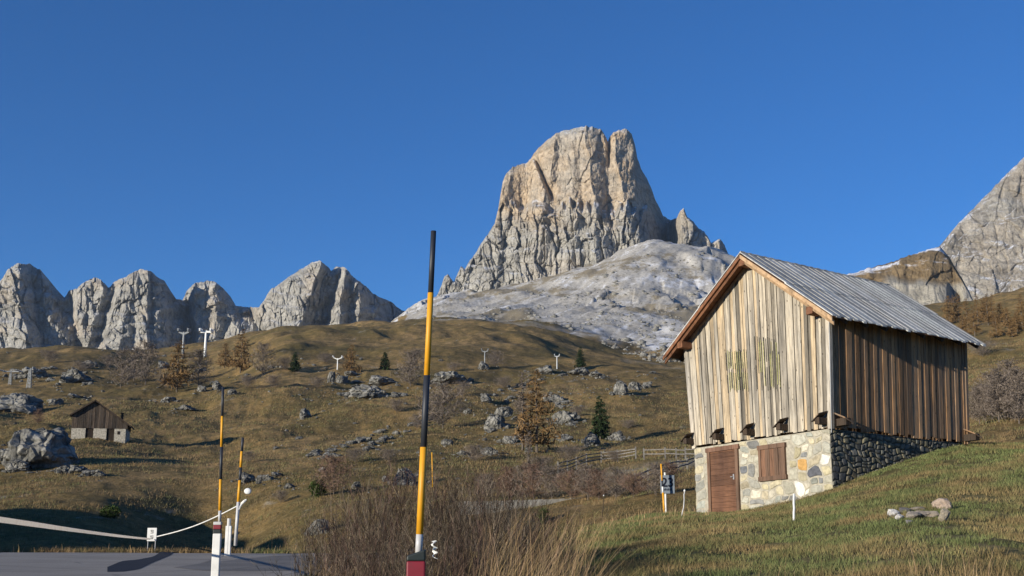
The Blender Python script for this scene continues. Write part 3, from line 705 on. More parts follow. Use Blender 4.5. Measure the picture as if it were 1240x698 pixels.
# roof
OG, OE, OB = .50, .56, .25
HWD = (RC, W_-RC)
def roofpt(side, q, t, up):      # q: distance (horizontal) from ridge
    s_ = RC - q if side == 0 else RC+q
    return D(s_, t, ridge+.06 - q*RZ/HWD[side] + up)
for side in (0, 1):
    m = MB(); t = -OG; QE = HWD[side]+OE; k = 0
    while t < L_+OB:
        wd = random.uniform(.13, .2); e = min(t+wd, L_+OB); k += 1
        up = .014 if k % 2 else 0.0; up += random.uniform(0, .006)
        c = random.choice([(1, 1, 1), (1.15, 1.15, 1.15), (.85, .85, .86), (1.0, .97, .93), (1.25, 1.25, 1.25)])
        qe = QE + random.uniform(-.05, .06)
        for (q0, q1, du) in ((-.03 if side else 0, QE*.52, .03), (QE*.5, qe, 0)):
            kk = random.uniform(.88, 1.1); cc = tuple(x*kk for x in c)
            p = [roofpt(side, q0, t+.004, up+du), roofpt(side, q0, e-.004, up+du), roofpt(side, q1, e-.004, up+du), roofpt(side, q1, t+.004, up+du)]
            m.hexa([tuple(x) for x in p]+[tuple(x+uv*.035) for x in p], cc)
        t = e
    m.build('roof', M_ROOF, barn)['label'] = 'sunlit slope of long grey roof planks' if side == 0 else 'far slope of grey roof planks'
    m = MB(); p = [roofpt(side, 0, -OG+.03, -.045), roofpt(side, 0, L_+OB-.03, -.045), roofpt(side, QE-.06, L_+OB-.03, -.045), roofpt(side, QE-.06, -OG+.03, -.045)]
    m.hexa([tuple(x) for x in p]+[tuple(x+uv*.04) for x in p]); m.build('roof_deck', M_RED, barn)
    m = MB()
    for (t0, t1, dz, h_, c) in ((-OG-.02, -OG+.025, -.13, .125, (1, 1, 1)), (-OG+.06, -OG+.10, -.24, .13, (.7, .7, .7))):
        p = [roofpt(side, 0, t0, dz), roofpt(side, 0, t1, dz), roofpt(side, QE-.02, t1, dz), roofpt(side, QE-.02, t0, dz)]
        m.hexa([tuple(x) for x in p]+[tuple(x+uv*h_) for x in p], c)
    m.build('barge_board', M_ORW if side == 0 else M_RED, barn)
    m = MB(); p = [roofpt(side, 0, -.055, -.17), roofpt(side, 0, -.04, -.17), roofpt(side, HWD[side]+.02, -.04, -.17), roofpt(side, HWD[side]+.02, -.055, -.17)]
    m.hexa([tuple(x) for x in p]+[tuple(x+uv*.1) for x in p]); m.build('gable_trim', M_ORW, barn)
    m = MB(); t = .2                       # rafters under the eaves
    while t < L_:
        p, q = roofpt(side, .2, t, -.12), roofpt(side, QE-.1, t, -.12); m.bar(p, q, .09, .12); t += .85
    m.build('rafters', M_DARKW, barn)
# thin rod on the near corner
m = MB(); m.tube([D(-.09, -.09, -.2), D(-.09, -.09, HW-.1)], .012, 6, (1.5, 1.5, 1.5)); m.build('corner_rod', M_METAL, barn)

# ------------------------------------------------------------------ distant hut
hp = hit(120, 531); hy = hp.y; mpp = hy/F*1.0
hx0 = float(P(89, 531, hy)[0]); hx1 = float(P(153, 531, hy)[0]); hw = hx1-hx0; hz = float(H((hx0+hx1)/2, hy))
hut = empty('hut', ((hx0+hx1)/2, hy, hz), R(15), 'small dark timber hut on a whitish stone base in the left meadow', 'hut')
u_ = hw/64.0         # metres per photo pixel at the hut
def hb(px): return (px-121)*u_
M_HW = m_wood('hut_planks', (.10, .08, .062), (.06, .05, .042), stretch=(3, 3, .4), knots=False)
M_HS = m_plain('hut_stone', (.50, .46, .37), .95, .6, 5, .6)
dep = 6.5
prof = [(88, 12), (88, 29), (113, 44), (152, 18), (152, 12)]     # px, height px over the base
m = MB(); n5 = len(prof)
fr_ = [(hb(a), 0, b*u_) for a, b in prof]; bk_ = [(x, dep, z) for x, y, z in fr_]
m.add(fr_+bk_, [(0, 1, 2, 3, 4), (9, 8, 7, 6, 5)]+[(i, i+5, (i+1) % 5+5, (i+1) % 5) for i in range(5)]); m.build('plank_wall', M_HW, hut)
m = MB()
x = 88.0
while x < 152:
    e = min(x+random.uniform(1.6, 2.6), 152); tp = lambda q: (29+(q-88)/25*15 if q < 113 else 44-(q-113)/39*28)
    c = random.choice([(1, 1, 1), (1.5, 1.4, 1.3), (.7, .7, .7), (1, .95, .9)])
    a, b = hb(x)+.01, hb(e)-.01; o = -.04 if random.random() < .5 else -.07
    m.hexa([(a, o, 12*u_), (b, o, 12*u_), (b, 0, 12*u_), (a, 0, 12*u_), (a, o, tp(x)*u_), (b, o, tp(e)*u_), (b, 0, tp(e)*u_), (a, 0, tp(x)*u_)], c); x = e
m.build('plank_cladding', M_HW, hut)
for (a, b) in ((88, 104), (113, 128), (137, 150)):
    m = MB(); m.box((hb(a), -.02, -1.2), (hb(b), .5, 13*u_)); m.build('stone_wall', M_HS, hut)
for a, b in ((148, 151), (88.5, 91)):
    m = MB(); m.box((hb(a), .5, -1.2), (hb(b), dep, 12.6*u_)); m.build('stone_wall', M_HS, hut)
for (a, b) in ((104, 113), (128, 137)):
    m = MB(); m.box((hb(a), .12, -1.0), (hb(b), .2, 12.6*u_), (.5, .45, .4)); m.build('door', M_HW, hut)
m = MB(); m.box((hb(140.5), -.05, 5*u_), (hb(143.5), .0, 9*u_), (.4, .4, .4)); m.build('window', M_DARKW, hut)
for (x0, z0, x1, z1) in ((85, 26.2, 113.5, 45), (113, 45, 156, 14)):
    m = MB(); a = (hb(x0), z0*u_); b = (hb(x1), z1*u_); th = .2
    m.hexa([(a[0], -.5, a[1]), (b[0], -.5, b[1]), (b[0], dep+.3, b[1]), (a[0], dep+.3, a[1]), (a[0], -.5, a[1]+th), (b[0], -.5, b[1]+th), (b[0], dep+.3, b[1]+th), (a[0], dep+.3, a[1]+th)]); m.build('roof', M_DARKW, hut)
m = MB(); m.box((hb(142), 2.2, 18*u_), (hb(144.6), 2.6, 32*u_)); m.box((hb(141.2), 2.1, 32*u_), (hb(145.4), 2.7, 33*u_)); m.build('chimney', M_DARKW, hut)

# ------------------------------------------------------------------ boulders
def rock_mesh(seed, sub=4, flat=.8, cuts=16, rough=.15):
    rg = random.Random(seed)
    bm = bmesh.new(); bmesh.ops.create_icosphere(bm, subdivisions=sub, radius=1)
    v = np.array([x.co[:] for x in bm.verts]); fs = [[q.index for q in f.verts] for f in bm.faces]; bm.free()
    for _ in range(cuts):
        n = np.array([rg.gauss(0, 1), rg.gauss(0, 1), rg.gauss(0, .8)]); n /= np.linalg.norm(n); d = rg.uniform(.55, .86)
        t = v@n; v = v-np.where(t > d, (t-d)*.93, 0)[:, None]*n
    nrm = v/np.linalg.norm(v, axis=1)[:, None]
    v = v*(1+.28*vnoise(v[:, 0]*1.1+seed, v[:, 1]*1.1, v[:, 2]*1.1, seed))[:, None]
    dd = rough*fbm(v[:, 0]*1.7+seed, v[:, 1]*1.7, v[:, 2]*1.7, o=5, s=seed) + rough*.55*(1-2*np.abs(vnoise(v[:, 0]*4, v[:, 1]*4, v[:, 2]*2.5, seed+9))) + rough*.4*np.tanh(5*vnoise(v[:, 0]*3.3, v[:, 1]*3.3, v[:, 2]*6, seed+4)) + rough*.22*vnoise(v[:, 0]*11, v[:, 1]*11, v[:, 2]*14, seed+6)
    v = v+nrm*dd[:, None]; v[:, 2] *= flat
    me = bpy.data.meshes.new('boulder'); me.from_pydata(v.tolist(), [], fs)
    a = me.color_attributes.new('Col', 'FLOAT_COLOR', 'POINT'); a.data.foreach_set('color', np.ones(len(v)*4, np.float32))
    me.materials.append(M_ROCK); return me
RM = [rock_mesh(i, 4, random.uniform(.7, .95), 15, .12) for i in range(7)]
RB = [rock_mesh(50+i, 5, .85, 20, .16) for i in range(3)]
RS = [rock_mesh(90+i, 3, .75, 12, .12) for i in range(5)]
def rock(px, py, w_, h_, label=None, group=None, mesh=None, name='boulder', deep=1.0, cat='boulder'):
    g = hit(px, py)
    if g is None: return
    mm = g.y/F; me = mesh or random.choice(RM); o = bpy.data.objects.new(name, me); COL.objects.link(o)
    W2 = w_*mm/2; H2 = h_*mm
    k_ = (g.y+W2*.6)/g.y; o.location = (g.x*k_, g.y*k_, float(H(g.x*k_, g.y+W2*.4))+H2*.24); o.rotation_euler = (random.uniform(-.2, .2), random.uniform(-.2, .2), random.uniform(0, 6.28))
    o.scale = (W2*1.02, W2*1.02*deep, H2*.76)
    if abs(w_/max(h_, 1)-1) > .7: o.rotation_euler = (random.uniform(-.1, .1), random.uniform(-.1, .1), random.uniform(-.3, .3)+random.choice([0, math.pi]))
    tag(o, label, cat, group); return o
LM = [((44, 545), 'the huge left boulder'), ((120, 510), 'the dark hut'), ((249, 420), 'the tallest lift tower'), ((450, 474), 'the wide pale boulder'), ((515, 470), 'the tall snow pole'), ((514, 560), 'the tall snow pole foot'),
      ((650, 505), 'the orange larch'), ((727, 510), 'the dark spruce'), ((703, 438), 'the small spruce'), ((720, 565), 'the rail fence'), ((290, 580), 'the leaning pole'), ((268, 500), 'the pole in the white post'), ((405, 580), 'the reddish bush'),
      ((600, 510), 'the larch-side boulder'), ((408, 440), 'the double-armed lift tower'), ((587, 440), 'the thin lift pylon'), ((768, 465), 'the grey boulder row'), ((835, 500), 'the barn'), ((25, 485), 'the broad left-edge boulder'), ((214, 450), 'the broad larch'),
      ((540, 458), 'the long outcrop'), ((430, 540), 'the pale rock ledge'), ((536, 500), 'the wide grey shrub'), ((674, 445), 'the pale lift tower'), ((184, 648), 'the small white sign')]
USED = set()
ORD = ['first', 'second', 'third', 'fourth', 'fifth', 'sixth', 'seventh', 'eighth', 'ninth', 'tenth', 'eleventh', 'twelfth', 'thirteenth', 'fourteenth', 'fifteenth', 'sixteenth']
def auto(px, py, w_, h_, noun):
    (lx, ly), nm = min(LM, key=lambda q: (q[0][0]-px)**2+((q[0][1]-py)*1.3)**2)
    dx, dy = px-lx, py-ly; d = math.hypot(dx, dy)
    rel = ('right of' if dx > 0 else 'left of') if abs(dx) > abs(dy)*1.6 else (('below' if dy > 0 else 'above') if abs(dy) > abs(dx)*1.6 else (('down' if dy > 0 else 'up')+(' right' if dx > 0 else ' left')+' of'))
    pre = 'right beside and ' if d < 14 else ('close ' if d < 30 else ('' if d < 60 else 'well '))
    sz = 'tiny ' if w_ < 4 else ('small ' if w_ < 8 else ('' if w_ < 14 else 'larger ')); shp = 'flat ' if h_/w_ < .45 else ('upright ' if h_/w_ > .85 else 'blocky ')
    for tone in ('grey ',):
        l_ = sz+shp+tone+noun+' '+pre+rel+' '+nm
        if l_ not in USED: USED.add(l_); return l_
    for far_ in ('lower one of two: ', 'third nearest: '):
        pass
    for n_ in range(1, 6):
        l2 = ORD[n_]+' '+sz+shp+noun+' '+rel+' '+nm
        if l2 not in USED: USED.add(l2); return l2
    return l_
big = [
 (44, 568, 84, 56, 'huge cracked grey boulder in the left meadow, largest of all, with a bush on top', RB[0]),
 (82, 574, 34, 13, 'low heap-like boulder at the right foot of the huge left boulder', RB[1]),
 (112, 577, 30, 10, 'flat grey rock slab in the shadow right of the huge left boulder', RM[1]),
 (20, 572, 30, 14, 'small pale boulder leaning on the left foot of the huge boulder', RM[2]),
 (22, 500, 62, 32, 'broad dark grey boulder at the left edge, above the huge boulder', RB[1]),
 (66, 490, 18, 9, 'small boulder at the right side of the broad left-edge boulder', RM[3]),
 (90, 465, 36, 20, 'pale wedge-shaped boulder below the dark hill shadow on the left', RM[0]),
 (91, 483, 20, 8, 'small dark slab of rock on the slope above the hut', RM[4]),
 (38, 458, 34, 16, 'grey boulder beside the pylon at the left edge', RM[5]),
 (106, 446, 16, 9, None, RM[2]), (450, 483, 56, 20, 'wide pale boulder left of the tall snow pole with a long shadow', RB[2]),
 (460, 468, 40, 12, 'rubbly grey outcrop just above the wide pale boulder', RM[6]),
 (540, 466, 42, 17, 'long grey rock outcrop just right of the tall snow pole', RB[0]),
 (600, 520, 30, 22, 'rounded grey boulder left of the big orange larch', RM[1]),
 (608, 505, 24, 14, 'grey boulder behind the rounded boulder left of the larch', RM[3]),
 (618, 538, 20, 14, None, RM[5]), (588, 488, 18, 14, 'pointed tilted slab on the slope right of the tall pole', RM[0]), (592, 552, 22, 10, None, RM[2]),
 (566, 502, 14, 9, None, RM[4]), (660, 455, 30, 11, 'flat grey rock under the white lift tower in mid slope', RM[6]),
 (683, 513, 32, 20, 'dark-faced boulder between the orange larch and the spruce', RB[1]), (672, 488, 26, 12, None, RM[3]),
 (702, 454, 26, 11, 'pale boulder directly below the small dark spruce', RM[0]), (722, 456, 22, 8, None, RM[4]),
 (751, 478, 20, 17, 'left boulder of the grey row on the slope left of the barn', RM[2]), (768, 472, 20, 13, 'middle boulder of the grey row on the slope left of the barn', RM[1]), (784, 469, 12, 9, 'small end boulder of the grey row on the slope left of the barn', RM[5]),
 (719, 540, 20, 17, 'pale boulder at the foot of the dark spruce', RM[6]), (748, 534, 20, 14, 'dark boulder just right of the spruce foot', RM[0]),
 (684, 535, 22, 8, None, RM[2]), (400, 463, 10, 17, 'upright narrow rock below the white double-armed lift tower', RM[3]), (414, 464, 18, 12, 'grey boulder right of the upright narrow rock', RM[1]), (424, 456, 22, 10, None, RM[4]),
 (487, 588, 32, 26, 'rounded grey boulder half behind the dry twigs, left of the tall pole', RB[2]), (387, 648, 22, 24, 'boulder at the road edge where the dry twigs begin', RM[5]), (368, 508, 16, 13, 'squarish boulder in the middle of the open brown slope', RM[2]),
 (380, 553, 18, 8, 'small block of rock at the low end of the pale ledge', RM[0]), (402, 554, 20, 7, None, RM[3]),
 (298, 585, 24, 12, 'dark boulder behind the two thin poles by the road', RM[6]), (320, 583, 22, 10, None, RM[1]), (335, 578, 16, 9, None, RM[4]),
 (203, 487, 20, 9, None, RM[5]), (225, 498, 20, 8, None, RM[0]), (262, 472, 14, 11, None, RM[2]), (280, 478, 12, 8, None, RM[3]), (244, 475, 12, 8, None, RM[6]),
 (197, 447, 16, 12, None, RM[1]), (243, 452, 18, 10, 'grey boulder below the white lift tower on the left crest', RM[4]), (390, 572, 10, 8, None, RM[5]), (432, 592, 14, 10, None, RM[0]),
 (540, 540, 14, 8, None, RM[2]), (585, 448, 16, 10, 'rock heap under the thin grey lift pylon', RM[6]), (640, 548, 12, 8, None, RM[1]), (560, 552, 16, 7, None, RM[3]), (790, 453, 12, 5, None, RM[4]), (350, 592, 14, 8, None, RM[0])]
for (px, py, w_, h_, lab, me) in big:
    if lab: rock(px, py, w_, h_, lab, None, me)
    if w_ > 19:
        for q in range(3):
            qx, qy, qw, qh = px+random.choice([-1, 1])*w_*random.uniform(.4, .8), py+random.uniform(-.25, .15)*h_, w_*random.uniform(.15, .4), h_*random.uniform(.15, .4)
            rock(qx, qy, qw, qh, auto(qx, qy, qw, qh, 'rock block'), 'broken rock blocks on the slope', random.choice(RS), 'rock_block', cat='rock')
    if not lab: rock(px, py, w_, h_, auto(px, py, w_, h_, 'boulder'), 'medium boulders on the slope', me)
# outcrop ledge: chains of blocks
def chain(p, n, w0, jit=3):
    for i in range(n):
        t = (i+.5)/n*(len(p)-1); k = min(int(t), len(p)-2); q = t-k
        x = p[k][0]*(1-q)+p[k+1][0]*q+random.uniform(-2, 2); y = p[k][1]*(1-q)+p[k+1][1]*q+random.uniform(-jit, jit)
        s_ = w0*random.uniform(.5, 1.3)
        hh_ = s_*random.uniform(.35, .7); rock(x, y, s_, hh_, auto(x, y, s_, hh_, 'rock block'), 'broken rock blocks on the slope', random.choice(RS), 'rock_block', cat='rock')
chain([(382, 552), (430, 538), (465, 522)], 20, 11, 3); chain([(440, 550), (470, 535), (520, 505)], 16, 11, 5)
chain([(590, 480), (625, 470), (660, 462)], 12, 8, 4); chain([(585, 540), (600, 500), (640, 468)], 16, 9, 8)
chain([(650, 470), (680, 490), (700, 520)], 12, 10, 10); chain([(380, 505), (430, 478), (470, 462)], 12, 8, 5)
chain([(620, 590), (700, 586), (790, 574), (836, 560)], 12, 7, 6); chain([(0, 455), (60, 452), (120, 448)], 10, 9, 6)
for i in range(75):
    px = random.uniform(0, 835); py = random.uniform(425, 590)
    if 60 < px < 250 and 485 < py: continue
    s_ = random.choice([3, 4, 5, 6, 7, 9])*random.uniform(.8, 1.2)*(.6+.5*(py-420)/150)
    hh_ = s_*random.uniform(.4, .75); rock(px, py, s_, hh_, auto(px, py, s_, hh_, 'loose stone'), 'loose stones on the slope', random.choice(RS), 'loose_stone', cat='stone')
# rubble: countless small stones round the boulders and at the foot of the scree
bm = bmesh.new(); bmesh.ops.create_icosphere(bm, subdivisions=1, radius=1); RV = np.array([v_.co[:] for v_ in bm.verts]); RF = np.array([[q_.index for q_ in f_.verts] for f_ in bm.faces]); bm.free()
def rubble(name, x, y, size, col):
    n = len(x); z = H(x, y); rt = rng.uniform(0, 6.28, n); c, sn_ = np.cos(rt), np.sin(rt)
    j = 1+rng.uniform(-.28, .28, (n, len(RV))); p = RV[None]*j[..., None]*np.stack([size, size*rng.uniform(.6, 1, n), size*rng.uniform(.4, .8, n)], -1)[:, None]
    px_ = p[..., 0]*c[:, None]-p[..., 1]*sn_[:, None]; py_2 = p[..., 0]*sn_[:, None]+p[..., 1]*c[:, None]
    V_ = np.stack([px_+x[:, None], py_2+y[:, None], p[..., 2]+z[:, None]+size[:, None]*.15], -1).reshape(-1, 3)
    F_ = (RF[None]+(np.arange(n)*len(RV))[:, None, None]).reshape(-1, 3)
    o = npmesh(name, V_, F_, M_ROCK, col=np.repeat(rng.uniform(.7, 1.25, n)*col, len(RV))[:, None]*np.ones(3)); o['kind'] = 'stuff'
cx, cy, cs = [], [], []
for (px, py, w_, h_, lab, me) in big+[(430, 540, 60, 10, 0, 0), (490, 525, 60, 16, 0, 0), (640, 480, 80, 20, 0, 0), (600, 520, 50, 30, 0, 0), (740, 575, 90, 12, 0, 0), (430, 480, 70, 14, 0, 0), (310, 450, 60, 10, 0, 0), (60, 455, 90, 8, 0, 0), (480, 550, 70, 14, 0, 0), (690, 480, 60, 20, 0, 0)]:
    g = hit(px, py)
    if g is None: continue
    mm = g.y/F; n_ = int(14+w_*.9); sx_ = w_*mm*.75; sy_ = max(h_*mm*2.5, sx_*.5)
    cx += list(g.x+rng.normal(0, sx_, n_)); cy += list(g.y+rng.normal(0, sy_, n_)); cs += list(rng.gamma(2.0, .45, n_)*mm*1.0)
cx, cy, cs = np.array(cx), np.array(cy), np.array(cs); ok = (cy > 48) & ~((cx/cy*F+620 < 175) & (cx/cy*F+620 > 70) & (cy > 90) & (cy < 165)); rubble('rubble', cx[ok], cy[ok], np.clip(cs[ok], .06, 1.2), 1.0)
n = 5200; yy = 430+(1050-430)*rng.uniform(0, 1, n)**1.5; pxx = rng.uniform(500, 900, n); xx = (pxx-620)/F*yy
e_ = np.interp(pxx, [470, 500, 560, 640, 720, 800, 900], [1500, 640, 590, 620, 560, 470, 470]); ok = (yy > e_*.93) & (fbm(xx/30, yy/60, o=3, s=66) > -.15+.5*(pxx < 640)); xx, yy = xx[ok], yy[ok]
rubble('scree_blocks', xx, yy, np.clip(rng.gamma(1.6, .42, len(xx)), .3, 3.6), 1.45)
# stones of the little pile on the lawn
M_CS = M_STONE
def cairn(px, py, w_, h_, c, label, tilt=0, up=0):
    g = hit(px, py); mm = g.y/F; w_ *= 1.2; h_ *= 1.25; me = random.choice(RS).copy(); me.materials.clear(); me.materials.append(M_CS)
    me.color_attributes['Col'].data.foreach_set('color', np.tile(np.array([*c, 1], np.float32), len(me.vertices)))
    o = bpy.data.objects.new('stone', me); COL.objects.link(o); o.location = (g.x, g.y+.12, float(H(g.x, g.y+.12))+h_*mm*.35+up); o.scale = (w_*mm/2*1.1, w_*mm/2*.8, h_*mm/1.5)
    o.rotation_euler = (random.uniform(-.2, .2), tilt, random.uniform(-.4, .4)); tag(o, label, 'stone', 'stones of the low pile on the lawn')
cairn(1083, 626, 13, 9, (.62, .60, .55), 'white stone at the left end of the low stone pile')
cairn(1092, 630, 9, 6, (.55, .53, .5), 'small white stone in front of the left end of the stone pile')
cairn(1098, 622, 18, 6, (.16, .15, .14), 'dark flat stone behind the white one in the pile')
cairn(1107, 629, 16, 9, (.28, .25, .21), 'grey stone in the middle of the pile, left of the brown block')
cairn(1113, 620, 16, 5, (.30, .26, .21), 'thin brown slab lying at the back of the pile')
cairn(1125, 628, 22, 9, (.33, .28, .22), 'long brown block in the middle of the stone pile')
cairn(1143, 619, 17, 11, (.46, .36, .28), 'pinkish round stone on top of the right end of the pile', 0, .03)
cairn(1147, 633, 15, 15, (.32, .28, .21), 'tilted brown slab at the right end of the pile', .3)
cairn(1104, 635, 9, 5, (.22, .21, .2), 'small grey stone lying in front of the pile')

# ------------------------------------------------------------------ vegetation
def m_leaf(name, c, tr=.15):
    n = N(name, .8, .1); k = n.noise(1.3, 3)
    col = n.mix(1, n.mix(1, c, n.ramp(k, [(.3, .65), (.7, 1.25)]), 'MULTIPLY'), n.attr('Col'), 'MULTIPLY'); n.base(col)
    return n.m
M_BARK = m_plain('bark', (.15, .125, .10), .95, .4, 6, .5)
M_TWIG = m_leaf('twig_grey', (.20, .165, .135)); M_TWIGR = m_leaf('twig_red', (.20, .13, .095))
M_LARCH = m_leaf('larch_needles', (.20, .125, .055)); M_SPR = m_leaf('spruce_needles', (.028, .045, .018)); M_OLV = m_leaf('green_bush', (.05, .075, .02))
def tri_strip(pts0, pts1, w0, w1):      # flat twigs as crossed quads
    d = pts1-pts0; n = len(d); r = rng.normal(size=(n, 3)); a = np.cross(d, r); a /= np.linalg.norm(a, axis=1)[:, None]+1e-9
    q = np.stack([pts0-a*w0[:, None], pts0+a*w0[:, None], pts1+a*w1[:, None], pts1-a*w1[:, None]], 1)
    return q.reshape(-1, 3)
def quads(n): return np.arange(n*4).reshape(n, 4)
def tree_data(kind, h, wd, nb=90, seed=0):
    """trunk (MB) and crown arrays; base at the origin"""
    rg = np.random.default_rng(seed)
    tr = MB(); tr.tube([(0, 0, -.3), (0, 0, h*.3), (rg.normal()*.01*h, rg.normal()*.01*h, h*.65), (0, 0, h*.97)], [h*.018, h*.014, h*.008, h*.001], 6)
    t = rg.uniform(.1 if kind != 'larch' else .14, .98, nb); az = rg.uniform(0, 6.283, nb)
    L = wd/2*(1-t)**(.65 if kind != 'bare' else .4)*rg.uniform(.55, 1.15, nb)+.03*h
    p0 = np.stack([0*t, 0*t, t*h], -1); up = {'spruce': -.25, 'larch': .0, 'bare': .55}[kind]
    d = np.stack([np.cos(az), np.sin(az), up+rg.normal(0, .12, nb)], -1)*L[:, None]; p1 = p0+d
    wt = np.full(nb, h*.004)
    Q = [tri_strip(p0, p1, wt, wt*.3)]; C = [np.full((nb*4, 3), .8)]
    ns = {'spruce': 18, 'larch': 22, 'bare': 15}[kind]
    s0 = np.repeat(p0, ns, 0); dd = np.repeat(d, ns, 0); u = rg.uniform(.15, 1, nb*ns); LL = np.repeat(L, ns)
    q0 = s0+dd*u[:, None]; k = rg.normal(size=(nb*ns, 3)); k[:, 2] += (-.3 if kind == 'spruce' else .5)
    ln = LL*rg.uniform(.12, .34, nb*ns)
    q1 = q0+k/np.linalg.norm(k, axis=1)[:, None]*ln[:, None]
    wq = {'spruce': ln*.22, 'larch': ln*.12, 'bare': np.full(len(ln), h*.0045)}[kind]
    L2 = tri_strip(q0, q1, wq, wq*.45); cc = np.repeat(rg.uniform(.6, 1.35, len(ln)), 4)[:, None]*np.ones(3)
    return tr, np.concatenate(Q), C[0], L2, cc
PROTO = {}
def proto(kind, seed, hw):
    """meshes for a unit-height tree"""
    key = (kind, seed, round(hw, 1))
    if key in PROTO: return PROTO[key]
    k2 = {'larch': 'larch', 'spruce': 'spruce', 'bare': 'bare', 'bush': 'bare', 'redbush': 'bare'}[kind]
    nb = {'larch': 110, 'spruce': 190, 'bare': 120, 'bush': 150, 'redbush': 150}[kind]
    tr, b, bc, l, lc = tree_data(k2, 1.0, hw, nb, seed)
    o1 = tr.build('trunk', M_BARK)
    leafm = {'larch': M_LARCH, 'spruce': M_SPR, 'bare': M_TWIG, 'bush': M_TWIG, 'redbush': M_TWIGR}[kind]
    allv = np.concatenate([b, l]); allc = np.concatenate([bc, lc])
    o2 = npmesh('crown', allv, quads(len(allv)//4), leafm, col=allc)
    PROTO[key] = (o1.data, o2.data); bpy.data.objects.remove(o1); bpy.data.objects.remove(o2); return PROTO[key]
def tree(kind, px, py, h_, w_, label, group=None, name=None, dy=0, cat='tree'):
    g = hit(px, py); 
    if g is None: return
    if dy: g = onz(g.x*(g.y+dy)/g.y, g.y+dy)
    mm = g.y/F; h = h_*mm*1.18; hw = w_/h_
    nm = name or {'larch': 'larch_tree', 'spruce': 'spruce_tree', 'bare': 'bare_tree', 'bush': 'bare_shrub', 'redbush': 'bare_shrub'}[kind]
    r = empty(nm, (g.x, g.y, g.z-.05*h), random.uniform(0, 6), label, cat, group); r.scale = (h, h, h)
    a, b = proto(kind, random.randint(0, 2), hw)
    for n_, me in (('trunk' if kind not in ('bush', 'redbush') else 'stem', a), ('crown', b)):
        o = bpy.data.objects.new(n_, me); COL.objects.link(o); o.parent = r
    return r
tree('larch', 650, 548, 92, 50, 'large sparse orange larch in the middle of the slope left of the barn')
tree('bare', 633, 545, 85, 14, 'thin leafless tree just left of the large orange larch')
tree('bare', 640, 578, 50, 10, 'thin leafless sapling below the large orange larch')
tree('spruce', 727, 532, 48, 26, 'dark green spruce between two boulders, left of the barn')
tree('spruce', 703, 447, 25, 12, 'small dark spruce on top of the pale boulder')
tree('spruce', 357, 450, 22, 14, 'dark spruce left of the double-armed white lift tower'); tree('spruce', 466, 448, 20, 14, 'small spruce left of the tall pole above the outcrop')
tree('larch', 291, 452, 50, 30, 'tall golden larch right of the white lift tower on the crest')
tree('larch', 214, 475, 58, 40, 'broad orange-brown larch left of the white lift tower')
tree('larch', 425, 452, 32, 22, 'pale yellow larch right of the double-armed white lift tower')
tree('larch', 272, 446, 28, 20, 'short larch between the lift tower and the tall golden larch')
for (a, b, c, d, lb) in ((146, 470, 42, 32, 'grey-brown bare tree left of two others on the left slope'), (176, 466, 46, 40, 'grey bare tree beside the broad orange larch'), (162, 462, 36, 26, 'slim bare tree between two wider bare trees'),
                   (240, 470, 40, 34, 'bare tree right of the broad orange larch'), (318, 455, 34, 34, 'low grey bare tree right of the tall golden larch')):
    tree('bare', a, b, c, d, lb)
tree('bush', 497, 468, 36, 40, 'round grey leafless shrub just left of the tall pole at the outcrop', cat='shrub')
tree('bush', 536, 520, 46, 66, 'wide grey leafless shrub right of the tall pole', cat='shrub')
tree('bush', 600, 445, 16, 26, 'small grey bush behind the thin grey pylon', cat='shrub')
tree('redbush', 404, 600, 38, 54, 'reddish leafless bush above the road end', cat='shrub')
def leafy(px, py, h_, w_, label, mat=M_OLV, n=1400, squat=1.0, group=None):
    g = hit(px, py); mm = g.y/F; h = h_*mm; wd = w_*mm/2
    r = empty('green_bush', g, 0, label, 'bush', group)
    c = rng.normal(size=(n, 3)); c /= np.linalg.norm(c, axis=1)[:, None]; rr = rng.uniform(.35, 1, n)**.6*(1+.25*fbm(c[:, 0]*2, c[:, 1]*2, c[:, 2]*2, s=int(px)))
    p = c*rr[:, None]*np.array([wd, wd, h*.5])+np.array([0, 0, h*.45]); s_ = h*.06
    q = p+rng.normal(size=(n, 3))*s_; 
    v_ = tri_strip(p, q, np.full(n, s_*.5), np.full(n, s_*.3)); o = npmesh('foliage', v_, quads(n), mat, r, col=np.repeat(rng.uniform(.5, 1.5, n), 4)[:, None]*np.ones(3))
    m = MB(); 
    for k in range(5): m.tube([(0, 0, -.1), (random.uniform(-.4, .4)*wd, random.uniform(-.4, .4)*wd, h*.6)], [h*.02, h*.006], 5)
    m.build('stem', M_BARK, r); return r
leafy(385, 602, 22, 22, 'round dark green bush left of the reddish bush')
leafy(133, 628, 16, 26, 'low green bush on the sunlit edge of the shaded bank by the tape')
leafy(658, 634, 18, 12, 'tiny green conifer sapling at the right end of the dry reeds')
tree('redbush', 45, 520, 16, 14, 'small dark bush growing on top of the huge left boulder', dy=4, cat='shrub')
GR = 'bare shrubs along the lower road behind the reeds'
for i, px in enumerate(range(590, 830, 20)):
    tree('redbush' if i % 2 else 'bush', px+random.uniform(-6, 6), 606-max(0, px-740)*.12, random.uniform(22, 36), random.uniform(34, 52), ('grey-brown', 'reddish')[i % 2]+' tangled shrub in the hollow behind the reeds, '+ORD[i]+' from the left', GR, cat='shrub')
for i in range(9):
    tree('bush', 1188+i*8, 536-random.uniform(0, 3), random.uniform(38, 62), random.uniform(34, 50), 'bare brown shrub in the thicket right of the barn, '+ORD[i]+' from the left', 'shrubs of the thicket right of the barn', dy=10+i % 3*3, cat='shrub')
